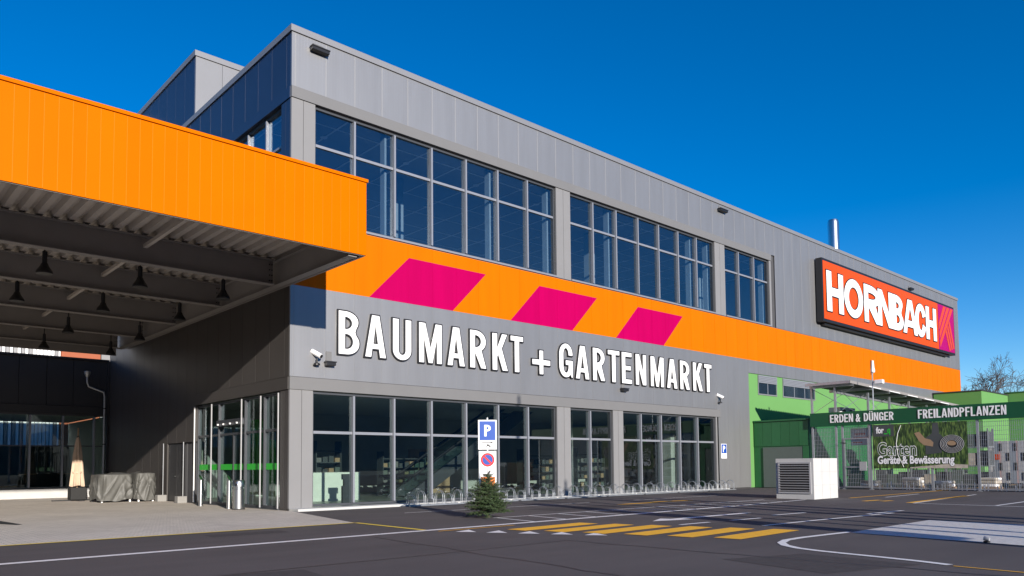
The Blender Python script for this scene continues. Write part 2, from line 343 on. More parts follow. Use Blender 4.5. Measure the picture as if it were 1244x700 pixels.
# ---- lettering: condensed grotesque capitals drawn as outlines
def arc(cx, cy, rx, ry, a0, a1, n=10): return [(cx+rx*math.cos(R(a0+(a1-a0)*i/n)), cy+ry*math.sin(R(a0+(a1-a0)*i/n))) for i in range(n+1)]
def glyph(ch, w, s, h):
    e = w/2
    if ch == 'I': return [[(0, 0), (w, 0), (w, 1), (0, 1)]]
    if ch == 'H': return [[(0, 0), (s, 0), (s, .5-h/2), (w-s, .5-h/2), (w-s, 0), (w, 0), (w, 1), (w-s, 1), (w-s, .5+h/2), (s, .5+h/2), (s, 1), (0, 1)]]
    if ch == 'T': return [[(e-s/2, 0), (e+s/2, 0), (e+s/2, 1-h), (w, 1-h), (w, 1), (0, 1), (0, 1-h), (e-s/2, 1-h)]]
    if ch == 'L': return [[(0, 0), (w, 0), (w, h), (s, h), (s, 1), (0, 1)]]
    if ch == 'E': return [[(0, 0), (w, 0), (w, h), (s, h), (s, .5-h/2), (w*.9, .5-h/2), (w*.9, .5+h/2), (s, .5+h/2), (s, 1-h), (w, 1-h), (w, 1), (0, 1)]]
    if ch == 'F': return [[(0, 0), (s, 0), (s, .5-h/2), (w*.9, .5-h/2), (w*.9, .5+h/2), (s, .5+h/2), (s, 1-h), (w, 1-h), (w, 1), (0, 1)]]
    if ch == '+': return [[(e-s/2, 0.0), (e+s/2, 0.0), (e+s/2, .35-h/2), (w, .35-h/2), (w, .35+h/2), (e+s/2, .35+h/2), (e+s/2, .7), (e-s/2, .7), (e-s/2, .35+h/2), (0, .35+h/2), (0, .35-h/2), (e-s/2, .35-h/2)]]
    if ch == 'N': return [[(0, 0), (s*.92, 0), (s*.92, .62), (w-s*1.05, 0), (w, 0), (w, 1), (w-s*.92, 1), (w-s*.92, .38), (s*1.05, 1), (0, 1)]]
    if ch == 'M': return [[(0, 0), (s*.9, 0), (s*.9, .66), (e-s*.38, 0), (e+s*.38, 0), (w-s*.9, .66), (w-s*.9, 0), (w, 0), (w, 1), (w-s*1.15, 1), (e, .36), (s*1.15, 1), (0, 1)]]
    if ch == 'Z': return [[(0, 0), (w, 0), (w, h), (s*1.15, h), (w, 1-h), (w, 1), (0, 1), (0, 1-h), (w-s*1.15, 1-h), (0, h)]]
    if ch == 'K': return [[(0, 0), (s, 0), (s, .36), (s+.07*w, .45), (w-s*1.12, 0), (w, 0), (w*.60, .60), (w*.97, 1), (w*.97-s*1.12, 1), (s, .58), (s, 1), (0, 1)]]
    if ch == 'A':
        t = s*.98; a = .20; b = .20+h*.9
        def xin(z): return e - (e-t)*(1-z/.84) if z < .84 else e
        return [[(0, 0), (t, 0), (t+(e*.30)*a/.6, a), (w-t-(e*.30)*a/.6, a), (w-t, 0), (w, 0), (e+s*.62, 1), (e-s*.62, 1)],
                [(t+(e*.30)*b/.6+.012, b), (e, .80), (w-t-(e*.30)*b/.6-.012, b)]]
    if ch in 'UÜ':
        ry = min(.32, e*.9)
        o = [(0, 1)] + arc(e, ry, e, ry, 180, 360, 14) + [(w, 1), (w-s, 1)] + arc(e, ry, e-s, ry-h*.95, 360, 180, 14) + [(s, 1)]
        r = [o]
        if ch == 'Ü':
            for c in (w*.27, w*.73): r.append([(c-s*.4, 1.07), (c+s*.4, 1.07), (c+s*.4, 1.07+s*.8), (c-s*.4, 1.07+s*.8)])
        return r
    if ch in 'OC G'.replace(' ', ''):
        ry = min(.5, e*1.15) if w < .75 else .5
        o = arc(e, 1-ry, e, ry, 0, 180, 18) + arc(e, ry, e, ry, 180, 360, 18)
        iy = max(ry-h, .02)
        i = arc(e, 1-ry, e-s, iy, 0, 180, 18) + arc(e, ry, e-s, iy, 180, 360, 18)
        if ch == 'O': return [o, i]
        if ch == 'C':
            a1 = 20 if w >= .75 else 0
            out = arc(e, 1-ry, e, ry, a1, 180, 18) + arc(e, ry, e, ry, 180, 360-a1, 18)
            inn = arc(e, ry, e-s, iy, 360-a1, 180, 18) + arc(e, 1-ry, e-s, iy, 180, a1, 18)
            if w < .75:
                out = [(w, .64)] + out + [(w, .36)]; inn = [(w-s, .36)] + inn + [(w-s, .64)]
            return [out + inn]
        out = [(w, .66)] + arc(e, 1-ry, e, ry, 0, 180, 16) + arc(e, ry, e, ry, 180, 318, 16) + [(w*.93, .0), (w, .0), (w, .50), (e*.98, .50), (e*.98, .50-h), (w-s, .50-h)]
        inn = arc(e, ry, e-s, iy, 358, 180, 16) + arc(e, 1-ry, e-s, iy, 180, 0, 16) + [(w-s, .66)]
        return [out + inn]
    if ch == 'D':
        rx, ry = w*.62, .36; ri = min(rx-s, w-2*s-.004) if rx-s > .02 else min(.03, w-2*s-.004)
        return [[(0, 0)] + [(w-rx, 0)] + arc(w-rx, ry, rx, ry, -90, 0, 10)[1:] + arc(w-rx, 1-ry, rx, ry, 0, 90, 10) + [(0, 1)],
                [(s, h)] + arc(w-s-ri, ry, ri, ry-h, -90, 0, 10) + arc(w-s-ri, 1-ry, ri, ry-h, 0, 90, 10) + [(s, 1-h)]]
    if ch in 'BPR':
        rx = w*.62
        lo = .47 if ch == 'B' else .43     # bottom of the upper bowl
        def bowl(y0, y1, x1, cut=0):
            ry = (y1-y0)/2*.96; rr = min(rx, w*.62)
            return arc(x1-rr, y0+ry, rr, ry, -90, 0, 9), arc(x1-rr, y1-ry, rr, ry, 0, 90, 9)
        def hole(y0, y1, x1):
            ry = (y1-y0)/2*.96; xe = x1-s; rr = min(max(w*.62-s*.95, .03), xe-s-.004)
            return [(s, y0)] + arc(xe-rr, y0+ry, rr, ry, -90, 0, 9) + arc(xe-rr, y1-ry, rr, ry, 0, 90, 9) + [(s, y1)]
        if ch == 'B':
            a, b = bowl(0, .535, w); c, d = bowl(.525, 1, w*.95)
            nx = w*.80
            return [[(0, 0)] + a + [q for q in b if q[0] > nx+.01] + [(nx, .53)] + [q for q in c if q[0] > nx+.01] + d + [(0, 1)], hole(h*.95, .53-h*.42, w), hole(.53+h*.42, 1-h*.95, w*.95)]
        c, d = bowl(lo, 1, w*(.98))
        hl = hole(lo+h*.95, 1-h*.95, w*.98)
        if ch == 'P': return [[(0, 0), (s, 0), (s, lo)] + c + d + [(0, 1)], hl]
        return [[(0, 0), (s, 0), (s, lo), (w-s*1.06, 0), (w, 0), (w*.70, lo+.045)] + [q for q in c if q[0] > w*.74 and q[1] > lo+.05] + d + [(0, 1)], hl]
    raise KeyError(ch)
def area2(q): return sum(a[0]*b[1]-b[0]*a[1] for a, b in zip(q, q[1:]+q[:1]))
def is_hole(i, polys):
    x, y = polys[i][0]; inside = False
    for j, p in enumerate(polys):
        if j == i: continue
        for a, b in zip(p, p[1:]+p[:1]):
            if (a[1] > y) != (b[1] > y) and x < (b[0]-a[0])*(y-a[1])/(b[1]-a[1])+a[0]: inside = not inside
    return inside
def grow_outline(q, d, hole):
    sg = (1 if area2(q) > 0 else -1)*(-1 if hole else 1); out = []; n = len(q)
    for i in range(n):
        p0, p1, p2 = Vector(q[i-1]), Vector(q[i]), Vector(q[(i+1) % n])
        e1, e2 = (p1-p0).normalized(), (p2-p1).normalized()
        n1, n2 = Vector((e1.y, -e1.x)), Vector((e2.y, -e2.x)); m = n1+n2
        m = m/max(m.dot(m)/2, .55) if m.length > 1e-6 else n1
        out.append(tuple(p1+m*d*sg))
    return out
def outline_mesh(polys, depth, off, m, xf):
    """polys: closed outlines in letter units; xf maps (x,y,depth) to local coordinates"""
    cu = bpy.data.curves.new('tmp', 'CURVE'); cu.dimensions = '2D'; cu.fill_mode = 'BOTH'; cu.extrude = depth/2
    for ip, p in enumerate(polys):
        q = []
        for v in p:
            if not q or (abs(v[0]-q[-1][0])+abs(v[1]-q[-1][1])) > 1e-4: q.append(v)
        if abs(q[0][0]-q[-1][0])+abs(q[0][1]-q[-1][1]) < 1e-4: q.pop()
        if off: q = grow_outline(q, off, is_hole(ip, polys))
        s = cu.splines.new('POLY'); s.points.add(len(q)-1); s.use_cyclic_u = True
        for k, v in enumerate(q): s.points[k].co = (v[0], v[1], 0, 1)
    return curve_to_mesh(cu, m, xf)
def curve_to_mesh(cu, m, xf):
    o = bpy.data.objects.new('tmp', cu); COL.objects.link(o)
    dg = bpy.context.evaluated_depsgraph_get()
    me = bpy.data.meshes.new_from_object(o.evaluated_get(dg))
    for v in me.vertices: v.co = xf(*v.co)
    me.materials.clear(); me.materials.append(m)
    bpy.data.objects.remove(o)
    bm = bmesh.new(); bm.from_mesh(me); bmesh.ops.remove_doubles(bm, verts=bm.verts, dist=1e-5)
    bmesh.ops.recalc_face_normals(bm, faces=bm.faces); bm.to_mesh(me); bm.free(); me.update()
    return me
def text_mesh(txt, size, depth, off, m, xf, sx=1.0):
    cu = bpy.data.curves.new('txt', 'FONT'); cu.body = txt; cu.size = size; cu.extrude = depth/2; cu.offset = off; cu.resolution_u = 4
    return curve_to_mesh(cu, m, lambda x, y, z: xf(x*sx, y, z))
def scaled(polys, hgt): return [[(x*hgt, y*hgt) for x, y in p] for p in polys]
def front_letter(ch, x0, x1, z0, hgt, y, parent, s, h, mface, mrim=None, rim=0.03, depth=0.06, name='letter', capw=None):
    """upright letter on a plane facing -Y, between x0 and x1"""
    w_ = (x1-x0)/hgt
    polys = scaled(glyph(ch, w_, s, h), hgt)
    def xf(a, b, c): return Vector((a, c, b))
    me = outline_mesh(polys, depth, 0.0, mface, xf)
    o = link(name, me, (x0, y-depth/2-(0.012 if mrim else 0), z0), parent)
    if mrim:
        me2 = outline_mesh(polys, depth, rim, mrim, xf)
        link('letter_rim', me2, (x0, y-depth/2, z0), o)
    return o
def sheet(name, pts, z, m, parent=None):
    me = bpy.data.meshes.new('sheet'); c = Vector((sum(p[0] for p in pts)/len(pts), sum(p[1] for p in pts)/len(pts), z))
    me.from_pydata([(p[0]-c.x, p[1]-c.y, 0) for p in pts], [], [tuple(range(len(pts)))]); me.update(); me.materials.append(m)
    if me.polygons[0].normal.z < 0: me.flip_normals()
    return link(name, me, c, parent)
def line(name, a, b, wd, z, m, parent=None):
    a = Vector(a); b = Vector(b); d = (b-a).normalized(); n = Vector((-d.y, d.x))*wd/2
    return sheet(name, [a+n, a-n, b-n, b+n], z, m, parent)

# ================================================================== THE SETTING
struct(sheet('ground', [(-1500, -1500), (1500, -1500), (1500, 1500), (-1500, 1500)], -0.006, GRND))
lot = struct(sheet('parking_lot', [(-90, -90), (120, -90), (120, 60), (-90, 60)], 0.0, ASPH))
pave = struct(sheet('pavement', [(-40, -6.05), (-1.28, -6.05), (0.02, -0.06), (0.02, 19.98), (-40, 19.98)], 0.004, PAV))
ZL = 0.008
line('boundary_line', (-40, -6.1), (-1.3, -6.1), 0.12, ZL, WYLE, lot)
line('boundary_line', (-1.28, -6.15), (-1.42, -9.15), 0.12, ZL, WYLE, lot)
line('lane_line', (-40, -9.35), (10.5, -9.25), 0.20, ZL, WWHI, lot)
line('lane_line', (10.5, -9.25), (16.0, -8.95), 0.13, ZL, WWHI, lot)
line('boundary_line', (18.2, -9.6), (40, -9.6), 0.12, ZL, WYEL, lot)
def ribbon(name, pts, wd, z, m, parent):
    pts = [Vector(p) for p in pts]; L = []; Rr = []
    for i, p in enumerate(pts):
        d = (pts[min(i+1, len(pts)-1)]-pts[max(i-1, 0)]).normalized(); n = Vector((-d.y, d.x))*wd/2
        L.append(p+n); Rr.append(p-n)
    mb = MB(); c = pts[0]
    mb.v = [(p.x-c.x, p.y-c.y, 0) for p in L+Rr]; N = len(pts)
    mb.f = [(i, i+1, N+i+1, N+i) for i in range(N-1)]
    o = mb.build(name, m, parent, (c.x, c.y, z))
    if o.data.polygons[0].normal.z < 0: o.data.flip_normals()
    return o
# zebra crossing
y0 = -9.95
for k in range(6):
    cx = 0.95+0.25*k if k < 5 else 2.15; x0 = -0.15+0.26*k; yy = -10.35-0.84*k
    sheet('crossing_stripe', [(x0, yy), (x0+2.42, yy+0.12), (x0+2.46, yy-0.42), (x0+0.04, yy-0.54)], ZL, WYEL, lot)
for k in range(5):      # give-way teeth beside the crossing
    x0 = -1.36+0.30*k; yy = -9.75-0.62*k
    sheet('give_way_tooth', [(x0+0.1, yy-0.25), (x0+0.62, yy-0.05), (x0+0.35, yy-0.62)], ZL, WWHI, lot)
line('crossing_edge_line', (-1.4, -9.6), (0.75, -9.62), 0.07, ZL, WYEL, lot)
# ladder of bicycle bays beside the facade
line('bay_line', (2.0, -7.45), (15.2, -7.7), 0.09, ZL, WWHI, lot)
for k in range(12):
    x = 2.05+1.12*k
    line('bay_line', (x+0.05, -7.5-0.018*k), (x-0.25, -9.2), 0.08, ZL, WWHI, lot)
for a, b in (((1.75, -3.8), (4.6, -3.9)), ((5.6, -3.9), (9.6, -4.0)), ((12.0, -4.1), (17.5, -4.3))): line('edge_line', a, b, 0.08, ZL, WWHI, lot)
# turn arrow and broken centre line
sheet('lane_arrow', [(3.7, -11.25), (4.55, -10.85), (4.62, -11.1), (7.9, -11.22), (7.9, -11.42), (4.72, -11.34), (4.85, -11.62)], ZL, WWHI, lot)
for a, b in (((3.25, -12.35), (4.3, -12.42)), ((5.1, -12.5), (6.3, -12.6)), ((7.4, -12.3), (8.9, -12.45)), ((4.2, -13.85), (6.4, -13.95)), ((6.4, -13.95), (10.2, -14.25)), ((9.4, -13.9), (11.4, -14.05))): line('centre_line', a, b, 0.12, ZL, WWHI, lot)
for a, b in (((15.6, -12.8), (15.3, -16.2)), ((15.55, -15.2), (20.5, -15.2)), ((15.7, -12.8), (24, -12.2)), ((19.5, -10.4), (23.5, -10.2))): line('bay_line', a, b, 0.10, ZL, WWHI, lot)
for a, b in (((16.1, -11.0), (17.2, -11.1)), ((16.4, -11.5), (17.0, -11.6)), ((15.8, -12.6), (22.6, -12.3)), ((9.2, -5.7), (11.2, -5.8)), ((11.2, -5.5), (13.2, -5.9))): line('pictogram_bar', a, b, 0.22, ZL, WYEL, lot)
# curved kerb line of the island and the white bay
ribbon('island_line', [(3.9, -15.86), (3.0, -15.78), (2.2, -15.72), (1.6, -15.74), (1.12, -15.9), (.78, -16.15), (.52, -16.5), (.38, -16.9), (.30, -17.3), (.20, -17.9), (.10, -18.4), (-.05, -18.88)], 0.14, ZL, WWHI, lot)
line('edge_line', (-.14, -18.95), (-.5, -23), 0.05, ZL, WYEL, lot)
sheet('white_bay', [(3.75, -15.9), (8.05, -15.86), (7.2, -24.0), (2.35, -24.0)], ZL, WBAY, lot)
# repaired asphalt patches, tar joints, drain and manhole
PATCH = mat('asphalt_patch', (0.082, 0.074, 0.073), 0.9, var=0.3, scale=8, spec=0.1); TAR = mat('tar_joint', (0.035, 0.033, 0.033), 0.6, var=0.3, scale=5)
sheet('asphalt_patch', [(-5.2, -7.3), (-3.6, -7.35), (-3.55, -6.75), (-5.15, -6.7)], 0.003, PATCH, lot); sheet('asphalt_patch', [(-1.5, -16.4), (-.1, -16.9), (-.25, -18.6), (-1.9, -18.1)], 0.003, PATCH, lot)
sheet('asphalt_patch', [(5.2, -6.6), (9.4, -6.7), (9.3, -5.4), (5.3, -5.2)], 0.003, PATCH, lot); sheet('asphalt_patch', [(-8.3, -12.6), (-6.2, -13.0), (-6.4, -14.4), (-8.5, -14.0)], 0.003, PATCH, lot)
rj = random.Random(21)
for ax, ay, bx_, by_ in ((-40, -12.1, -1.0, -12.9), (-1.0, -12.9, -.6, -22), (-3.0, -9.6, -4.4, -22), (6.5, -1.4, 5.6, -9.0), (-30, -16.5, -4.0, -16.9), (11.5, -1.6, 10.2, -22), (2.4, -12.6, 22, -13.4)):
    n_ = 24; ribbon('tar_joint', [(ax+(bx_-ax)*q/n_+rj.gauss(0, .03), ay+(by_-ay)*q/n_+rj.gauss(0, .03)) for q in range(n_+1)], .045, 0.0045, TAR, lot)
# drain and manhole
sheet('drain_grate', [(-7.52, .5), (-7.30, -.15), (-7.16, -.15), (-7.30, 1.9), (-7.52, 1.9)], 0.010, RUB, pave)
mh = MB().lathe([(0.32, 0.0), (0.32, 0.012), (0.26, 0.014), (0.0, 0.014)], n=28); tag(mh.build('manhole_cover', BLK, None, (-7.05, -14.0, 0.003)), 'round black manhole cover sunk in the asphalt', 'manhole cover')
# unseen hill ring added behind the viewer to darken the window reflections
mb = MB(); pts = []
for i in range(97):
    a = R(96+i*1.9); d = 420; hgt = 74+9*math.sin(i*.31)+6*math.sin(i*.83+1)+4*random.random()
    pts.append((math.sin(a)*d, math.cos(a)*d, hgt))
for i in range(96):
    a, b = pts[i], pts[i+1]; k = 1.5
    mb.quad((a[0], a[1], -1), (b[0], b[1], -1), (b[0]*1.2, b[1]*1.2, b[2]), (a[0]*1.2, a[1]*1.2, a[2]))
    mb.quad((a[0]*1.2, a[1]*1.2, a[2]), (b[0]*1.2, b[1]*1.2, b[2]), (b[0]*1.6, b[1]*1.6, -1), (a[0]*1.6, a[1]*1.6, -1))
struct(mb.build('reflection_hills', HILL))

# ================================================================== STORE BUILDING
B = thing('store_building', 'long grey clad store building with orange band and big window strips', 'building')
ZT, ZC = 15.73, 15.52
XE = 63.0
# structural walls behind the cladding (openings left for the glazing)
wl = MB()
wl.box(0.06, XE-.06, .08, .30, 13.30, ZC).box(0.06, XE-.06, .08, .30, 3.86, 9.34)
wl.box(30.45, XE-.06, .08, .30, 9.34, 13.30).box(24.45, XE-.06, .08, .30, 0, 3.86)
wl.box(.08, .30, .30, 20.2, 13.30, ZC).box(.08, .30, .30, 20.2, 3.86, 9.34).box(.08, .30, 10.5, 20.2, 9.34, 13.30).box(.08, .30, 8.1, 20.2, 0, 3.86)
wl.box(XE-.3, XE-.06, .3, 20.2, 0, ZC).box(.3, XE-.3, 20.0, 20.2, 0, ZC)
wl.build('wall', DARKSEAM, B)
box('roof', ANTH, .32, XE-.32, .32, 19.98, 15.0, 15.3, B)
# floors, ceilings and rooms behind the glass
box('ground_floor', INTF, .31, 30, .31, 12, 0.0, .06, B); box('first_floor', INTFL, .31, 34, .31, 16, 9.0, 9.2, B)
box('ceiling', INTC, .31, 30, .31, 12, 4.0, 4.1, B); uc = box('ceiling', INTC, .31, 34, .31, 16, 13.36, 13.46, B)
box('room_wall', INTW, .31, 34, 15.7, 15.9, 9.2, 13.36, B); box('room_wall', INTW, .31, 30, 11.7, 11.9, .06, 4.0, B)
box('room_wall', INTW, 33.8, 34, .31, 15.7, 9.2, 13.36, B)
box('partition', COUNTER, 3.4, 11.4, 2.4, 2.5, 9.2, 10.25, B)
for x_ in (3.82, 8.78, 12.05, 16.12, 24.3, 22.7, 30.1): box('reveal_fin', INTW, x_-.07, x_+.01, .34, .62, 9.2, 13.33, B)
for x_, y_ in ((6.4, 3.6), (18.2, 3.4), (27.5, 3.0)): box('room_column', INTW, x_, x_+.4, y_, y_+.4, 9.2, 13.33, B); box('partition', COUNTER, 15.5, 23.5, 2.8, 2.9, 9.2, 10.3, B); box('partition', INTW, 26, 30, 5.5, 5.65, 9.2, 10.2, B)
tb = MB()
for k in range(19): tb.box(.5+1.8*k, .56+1.8*k, .4, 15.6, 13.340, 13.357)
for k in range(9): tb.box(.4, 33.7, 1.2+1.8*k, 1.26+1.8*k, 13.338, 13.3565)
tb.build('ceiling_grid', TBAR, uc)
for i in range(9):
    for j in range(2):
        MB().lathe([(.13, 0), (.13, .03), (.10, .03)], n=14).build('downlight', WHT, uc, (2.3+3.6*i, 2.1+3.6*j, 13.325))
# window strips --------------------------------------------------
def window_strip(xs, zb, zt, ztr, glassm, fixed='y'):
    """xs: mullion centre lines; frame child of building with pane, mullion and transom sub-parts"""
    x0, x1 = xs[0], xs[-1]
    f = MB().box(x0, x1, .10, .24, zb, zb+.07).box(x0, x1, .10, .24, zt-.07, zt).box(x0, x0+.06, .10, .24, zb+.07, zt-.07).box(x1-.06, x1, .10, .24, zb+.07, zt-.07)
    c = Vector(((x0+x1)/2, .17, zb)); f.v = [(a-c.x, b-c.y, d-c.z) for a, b, d in f.v]
    fo = f.build('window', ALUD, B, c)
    for x in xs[1:-1]: box('mullion', ALU, x-.035, x+.035, .035, .26, zb+.075, zt-.075, fo)
    for a, b in zip(xs, xs[1:]):
        l_ = a+(.062 if a == x0 else .037); r_ = b-(.062 if b == x1 else .037)
        box('transom', ALU, l_, r_, .11, .23, ztr-.045, ztr+.045, fo)
        box('pane', glassm, l_, r_, .160, .175, ztr+.047, zt-.072, fo); box('pane', glassm, l_, r_, .160, .175, zb+.072, ztr-.047, fo)
    return fo
def lin(a, b, n): return [a+(b-a)*i/n for i in range(n+1)]
window_strip([.85, 2.36]+[4.0+1.64*i for i in range(6)], 9.46, 13.30, 12.01, GLU)
window_strip([13.12]+[14.66+1.635*i for i in range(7)], 9.46, 13.30, 12.01, GLU)
window_strip([25.47, 26.95, 28.6, 30.25], 9.46, 13.30, 12.01, GLU)
window_strip([.82, 2.35]+[3.97+1.628*i for i in range(6)], .10, 3.82, 2.50, GLL)
window_strip([12.97, 14.3, 15.78], .10, 3.82, 2.50, GLL)
window_strip([16.52, 17.9, 19.48, 21.05, 22.6, 24.2], .10, 3.82, 2.50, GLL)
# columns between the windows (clad in flat sheet)
for a, b, z0, z1 in ((0, .41, 9.40, 13.32), (.425, .84, 9.40, 13.32), (12.22, 12.66, 9.40, 13.32), (12.675, 13.11, 9.40, 13.32), (24.48, 24.96, 9.40, 13.32), (24.975, 25.46, 9.40, 13.32), (30.26, 30.46, 9.40, 13.32),
                     (0, .41, 0, 3.84), (.425, .81, 0, 3.84), (12.13, 12.55, 0, 3.84), (12.565, 12.96, 0, 3.84), (15.79, 16.14, 0, 3.84), (16.155, 16.51, 0, 3.84), (24.21, 24.45, 0, 3.84)):
    box('column_panel', COLM, a, b, .0, .09, z0, z1, B)
box('lintel', LINT, -.012, 30.48, -.035, .075, 13.335, 13.705, B); box('lintel', LINT, -.012, 24.62, -.035, .075, 3.845, 4.245, B)
for a, b in ((.85, 12.21), (13.12, 24.47), (25.47, 30.25)): box('sill', ALU, a, b, -.06, .30, 9.385, 9.455, B)
box('plinth', CONC, .0, 24.4, -.62, .09, 0, .075, B)
# cladding panels
seams = [-.0]+[.13+1.1*k for k in range(0, 58)]+[XE]
seams = [s for s in seams if s <= XE]
G_ = .014
for a, b in zip(seams, seams[1:]):
    if b-a < .05: continue
    a2, b2 = a+(G_/2 if a > 0 else 0), b-(G_/2 if b < XE else 0)
    if a > 30.3: box('cladding_panel', FAC, a2, b2, .0, .07, 9.385, ZC-.01, B)
    else: box('cladding_panel', FAC, a2, b2, .0, .07, 13.72, ZC-.01, B)
    zb = 4.26 if b < 24.9 else (.05 if b < 27.8 else 6.46)
    box('cladding_panel', FAC, a2, b2, .0, .07, zb, 9.37, B)
# joint covers: thin light strips that catch the sun
for s in seams[1:-1]:
    x = s
    box('panel_joint', JNT, x-.015, x+.015, -.007, .0, 13.72 if x < 30.4 else 9.39, ZC-.02, B)
    zb = 4.26 if x < 24.9 else (.05 if x < 27.6 else 6.47)
    box('panel_joint', FAC, x-.009, x+.009, -.006, .0, zb, 9.365, B)
cp = MB().box(-.05, XE+.05, -.05, .36, ZC, ZT).box(-.05, .36, .36, 20.25, ZC, ZT).box(XE-.3, XE+.05, .36, 20.25, ZC, ZT)
cp.build('parapet_coping', GRY, B)
# side wall facing the forecourt (-X)
def side_panel(name, m, y0, y1, z0, z1, x=-.0, t=.07, parent=B): return box(name, m, x, x+t, y0, y1, z0, z1, parent)
ys = [.075]+[.38+1.08*k for k in range(19)]
for a, b in zip(ys, ys[1:]):
    a2, b2 = a+.007, min(b, 20.2)-.007
    side_panel('cladding_panel', NAVYSHADE, a2, b2, 13.72, ZC-.01)
    if a > 10.5: side_panel('cladding_panel', NAVYSHADE, a2, b2, 9.40, 13.71)
    z0 = 4.26 if b < 8.3 else .02
    if b > 8.9 and a < 11.05: z0 = 2.42
    side_panel('cladding_panel', SIDEG, a2, b2, z0, 9.38)
for s in ys[1:-1]: box('panel_joint', NAVYSHADE, -.007, 0, s-.011, s+.011, 13.72, ZC-.02, B)
side_panel('lintel', NAVYSHADE, .08, 10.9, 13.335, 13.705, -.03, .10); side_panel('lintel', SIDEG, .08, 8.3, 3.845, 4.245, -.03, .10)
side_panel('column_panel', NAVYSHADE, .095, .40, 9.4, 13.32); side_panel('column_panel', NAVYSHADE, .42, .72, 9.4, 13.32); side_panel('column_panel', NAVYSHADE, 10.4, 10.9, 9.4, 13.32)
side_panel('column_panel', SIDEG, .095, .36, .02, 3.83); side_panel('column_panel', SIDEG, .375, .66, .02, 3.83)
def side_window(yl, zb, zt, ztr, gm, mm, name='window', mullw=.035):
    y0, y1 = yl[0], yl[-1]
    f = MB().box(.10, .24, y0, y1, zb, zb+.07).box(.10, .24, y0, y1, zt-.07, zt).box(.10, .24, y0, y0+.06, zb+.07, zt-.07).box(.10, .24, y1-.06, y1, zb+.07, zt-.07)
    c = Vector((.17, (y0+y1)/2, zb)); f.v = [(a-c.x, b-c.y, d-c.z) for a, b, d in f.v]
    fo = f.build(name, ALUD, B, c)
    for y in yl[1:-1]: box('mullion', mm, .06, .24, y-mullw, y+mullw, zb+.075, zt-.075, fo)
    for a, b in zip(yl, yl[1:]):
        l_ = a+(.062 if a == y0 else mullw+.002); r_ = b-(.062 if b == y1 else mullw+.002)
        box('transom', mm, .11, .23, l_, r_, ztr-.04, ztr+.04, fo)
        box('pane', gm, .160, .175, l_, r_, ztr+.042, zt-.072, fo); box('pane', gm, .160, .175, l_, r_, zb+.072, ztr-.042, fo)
    return fo
side_window([.73, 2.02, 3.5, 5.0, 6.5, 8.0, 9.5, 10.4], 9.46, 13.30, 12.01, GLU, ALU)
# entrance: glazed front with sliding door
en = side_window([.67, 2.0, 3.54, 5.86, 8.05], .04, 3.80, 2.60, GLD, ALUD, 'entrance_front', .03)
for y in (.69, 2.0, 3.54, 6.25, 7.97): MB().box(-.02, .02, -.018, .018, 0, 3.72).build('mullion_cover', WHT if y > 7 else SEAM, en, (-.05, y, .05))
for a, b in ((.74, 1.96), (2.05, 3.48), (3.62, 4.6), (4.66, 5.8), (5.95, 7.9)): box('green_decal_strip', DECAL, .145, .157, a, b, 1.30, 1.51, en)
box('door_operator', ALUD, -.02, .098, 3.6, 5.85, 2.90, 3.12, en)
for y in (4.63,): box('door_leaf_edge', ALUD, .12, .154, y-.04, y+.04, .1, 2.56, en)
for y in (3.9, 4.5, 5.1, 5.6): MB().lathe([(.03, 0), (.04, .05), (.0, .07)], n=10).build('sensor', WHT, en, (-.06, y, 2.93))
box('threshold', ALUD, -.05, .09, .67, 8.05, .005, .035, en)
# service door in the side wall
dr = box('service_door', ANTH, .02, .09, 8.98, 11.0, .02, 2.36, B)
box('door_leaf', ANTH, -.005, .018, 9.03, 9.965, .05, 2.30, dr); box('door_leaf', ANTH, -.005, .018, 9.985, 10.95, .05, 2.30, dr)
MB().tube([(-.05, 0, 0), (-.05, .14, 0)], .012).build('handle', INOX, dr, (0, 9.98, 1.05))
# set-back roof block
sb = box('roof_block', DARKSEAM, .14, 14.9, 8.70, 19.9, 15.3, 18.2, B)
for k in range(14):
    box('cladding_panel', GRY, .03+1.1*k-(.0 if k else 0)+.007, .03+1.1*(k+1)-.007, 8.60, 8.69, 15.35, 18.24, sb)
for k in range(10): box('cladding_panel', NAVYSHADE, .03, .13, 8.70+1.1*k+.007, 8.70+1.1*(k+1)-.007, 15.735, 18.24, sb)
MB().box(-.02, 15.0, 8.55, 8.9, 18.25, 18.48).box(-.02, .33, 8.9, 19.9, 18.25, 18.48).build('roof_block_coping', GRY, sb, (0, 0, 0))
# green rendered part of the facade
box('rendered_wall', LGREEN, 27.58, XE, .035, .079, .03, 6.44, B)
def small_window(x0, x1, z0, z1, n):
    f = MB().box(x0, x1, -.0, .033, z0, z0+.07).box(x0, x1, -.0, .033, z1-.45, z1).box(x0, x0+.07, -.0, .033, z0+.07, z1-.45).box(x1-.07, x1, -.0, .033, z0+.07, z1-.45)
    c = Vector(((x0+x1)/2, 0, z0)); f.v = [(a-c.x, b-c.y, d-c.z) for a, b, d in f.v]
    fo = f.build('office_window', GRY, B, c)
    xs = lin(x0+.07, x1-.07, n)
    for a, b in zip(xs, xs[1:]): box('pane', GLU, a+.03, b-.03, .004, .016, z0+.075, z1-.455, fo); box('unlit_room_panel', INTD, a+.03, b-.03, .024, .034, z0+.075, z1-.455, fo)  # dark panel stands in for an unlit room behind each pane
    for x in xs[1:-1]: box('mullion', ALU, x-.028, x+.028, -.004, .030, z0+.075, z1-.455, fo)
    for k in range(5): box('blind_slat', ALU, x0+.02, x1-.02, -.03, -.002, z1-.44+.088*k, z1-.44+.088*k+.07, fo)
small_window(28.65, 30.8, 5.28, 6.42, 2); small_window(31.5, 35.6, 5.28, 6.42, 3)
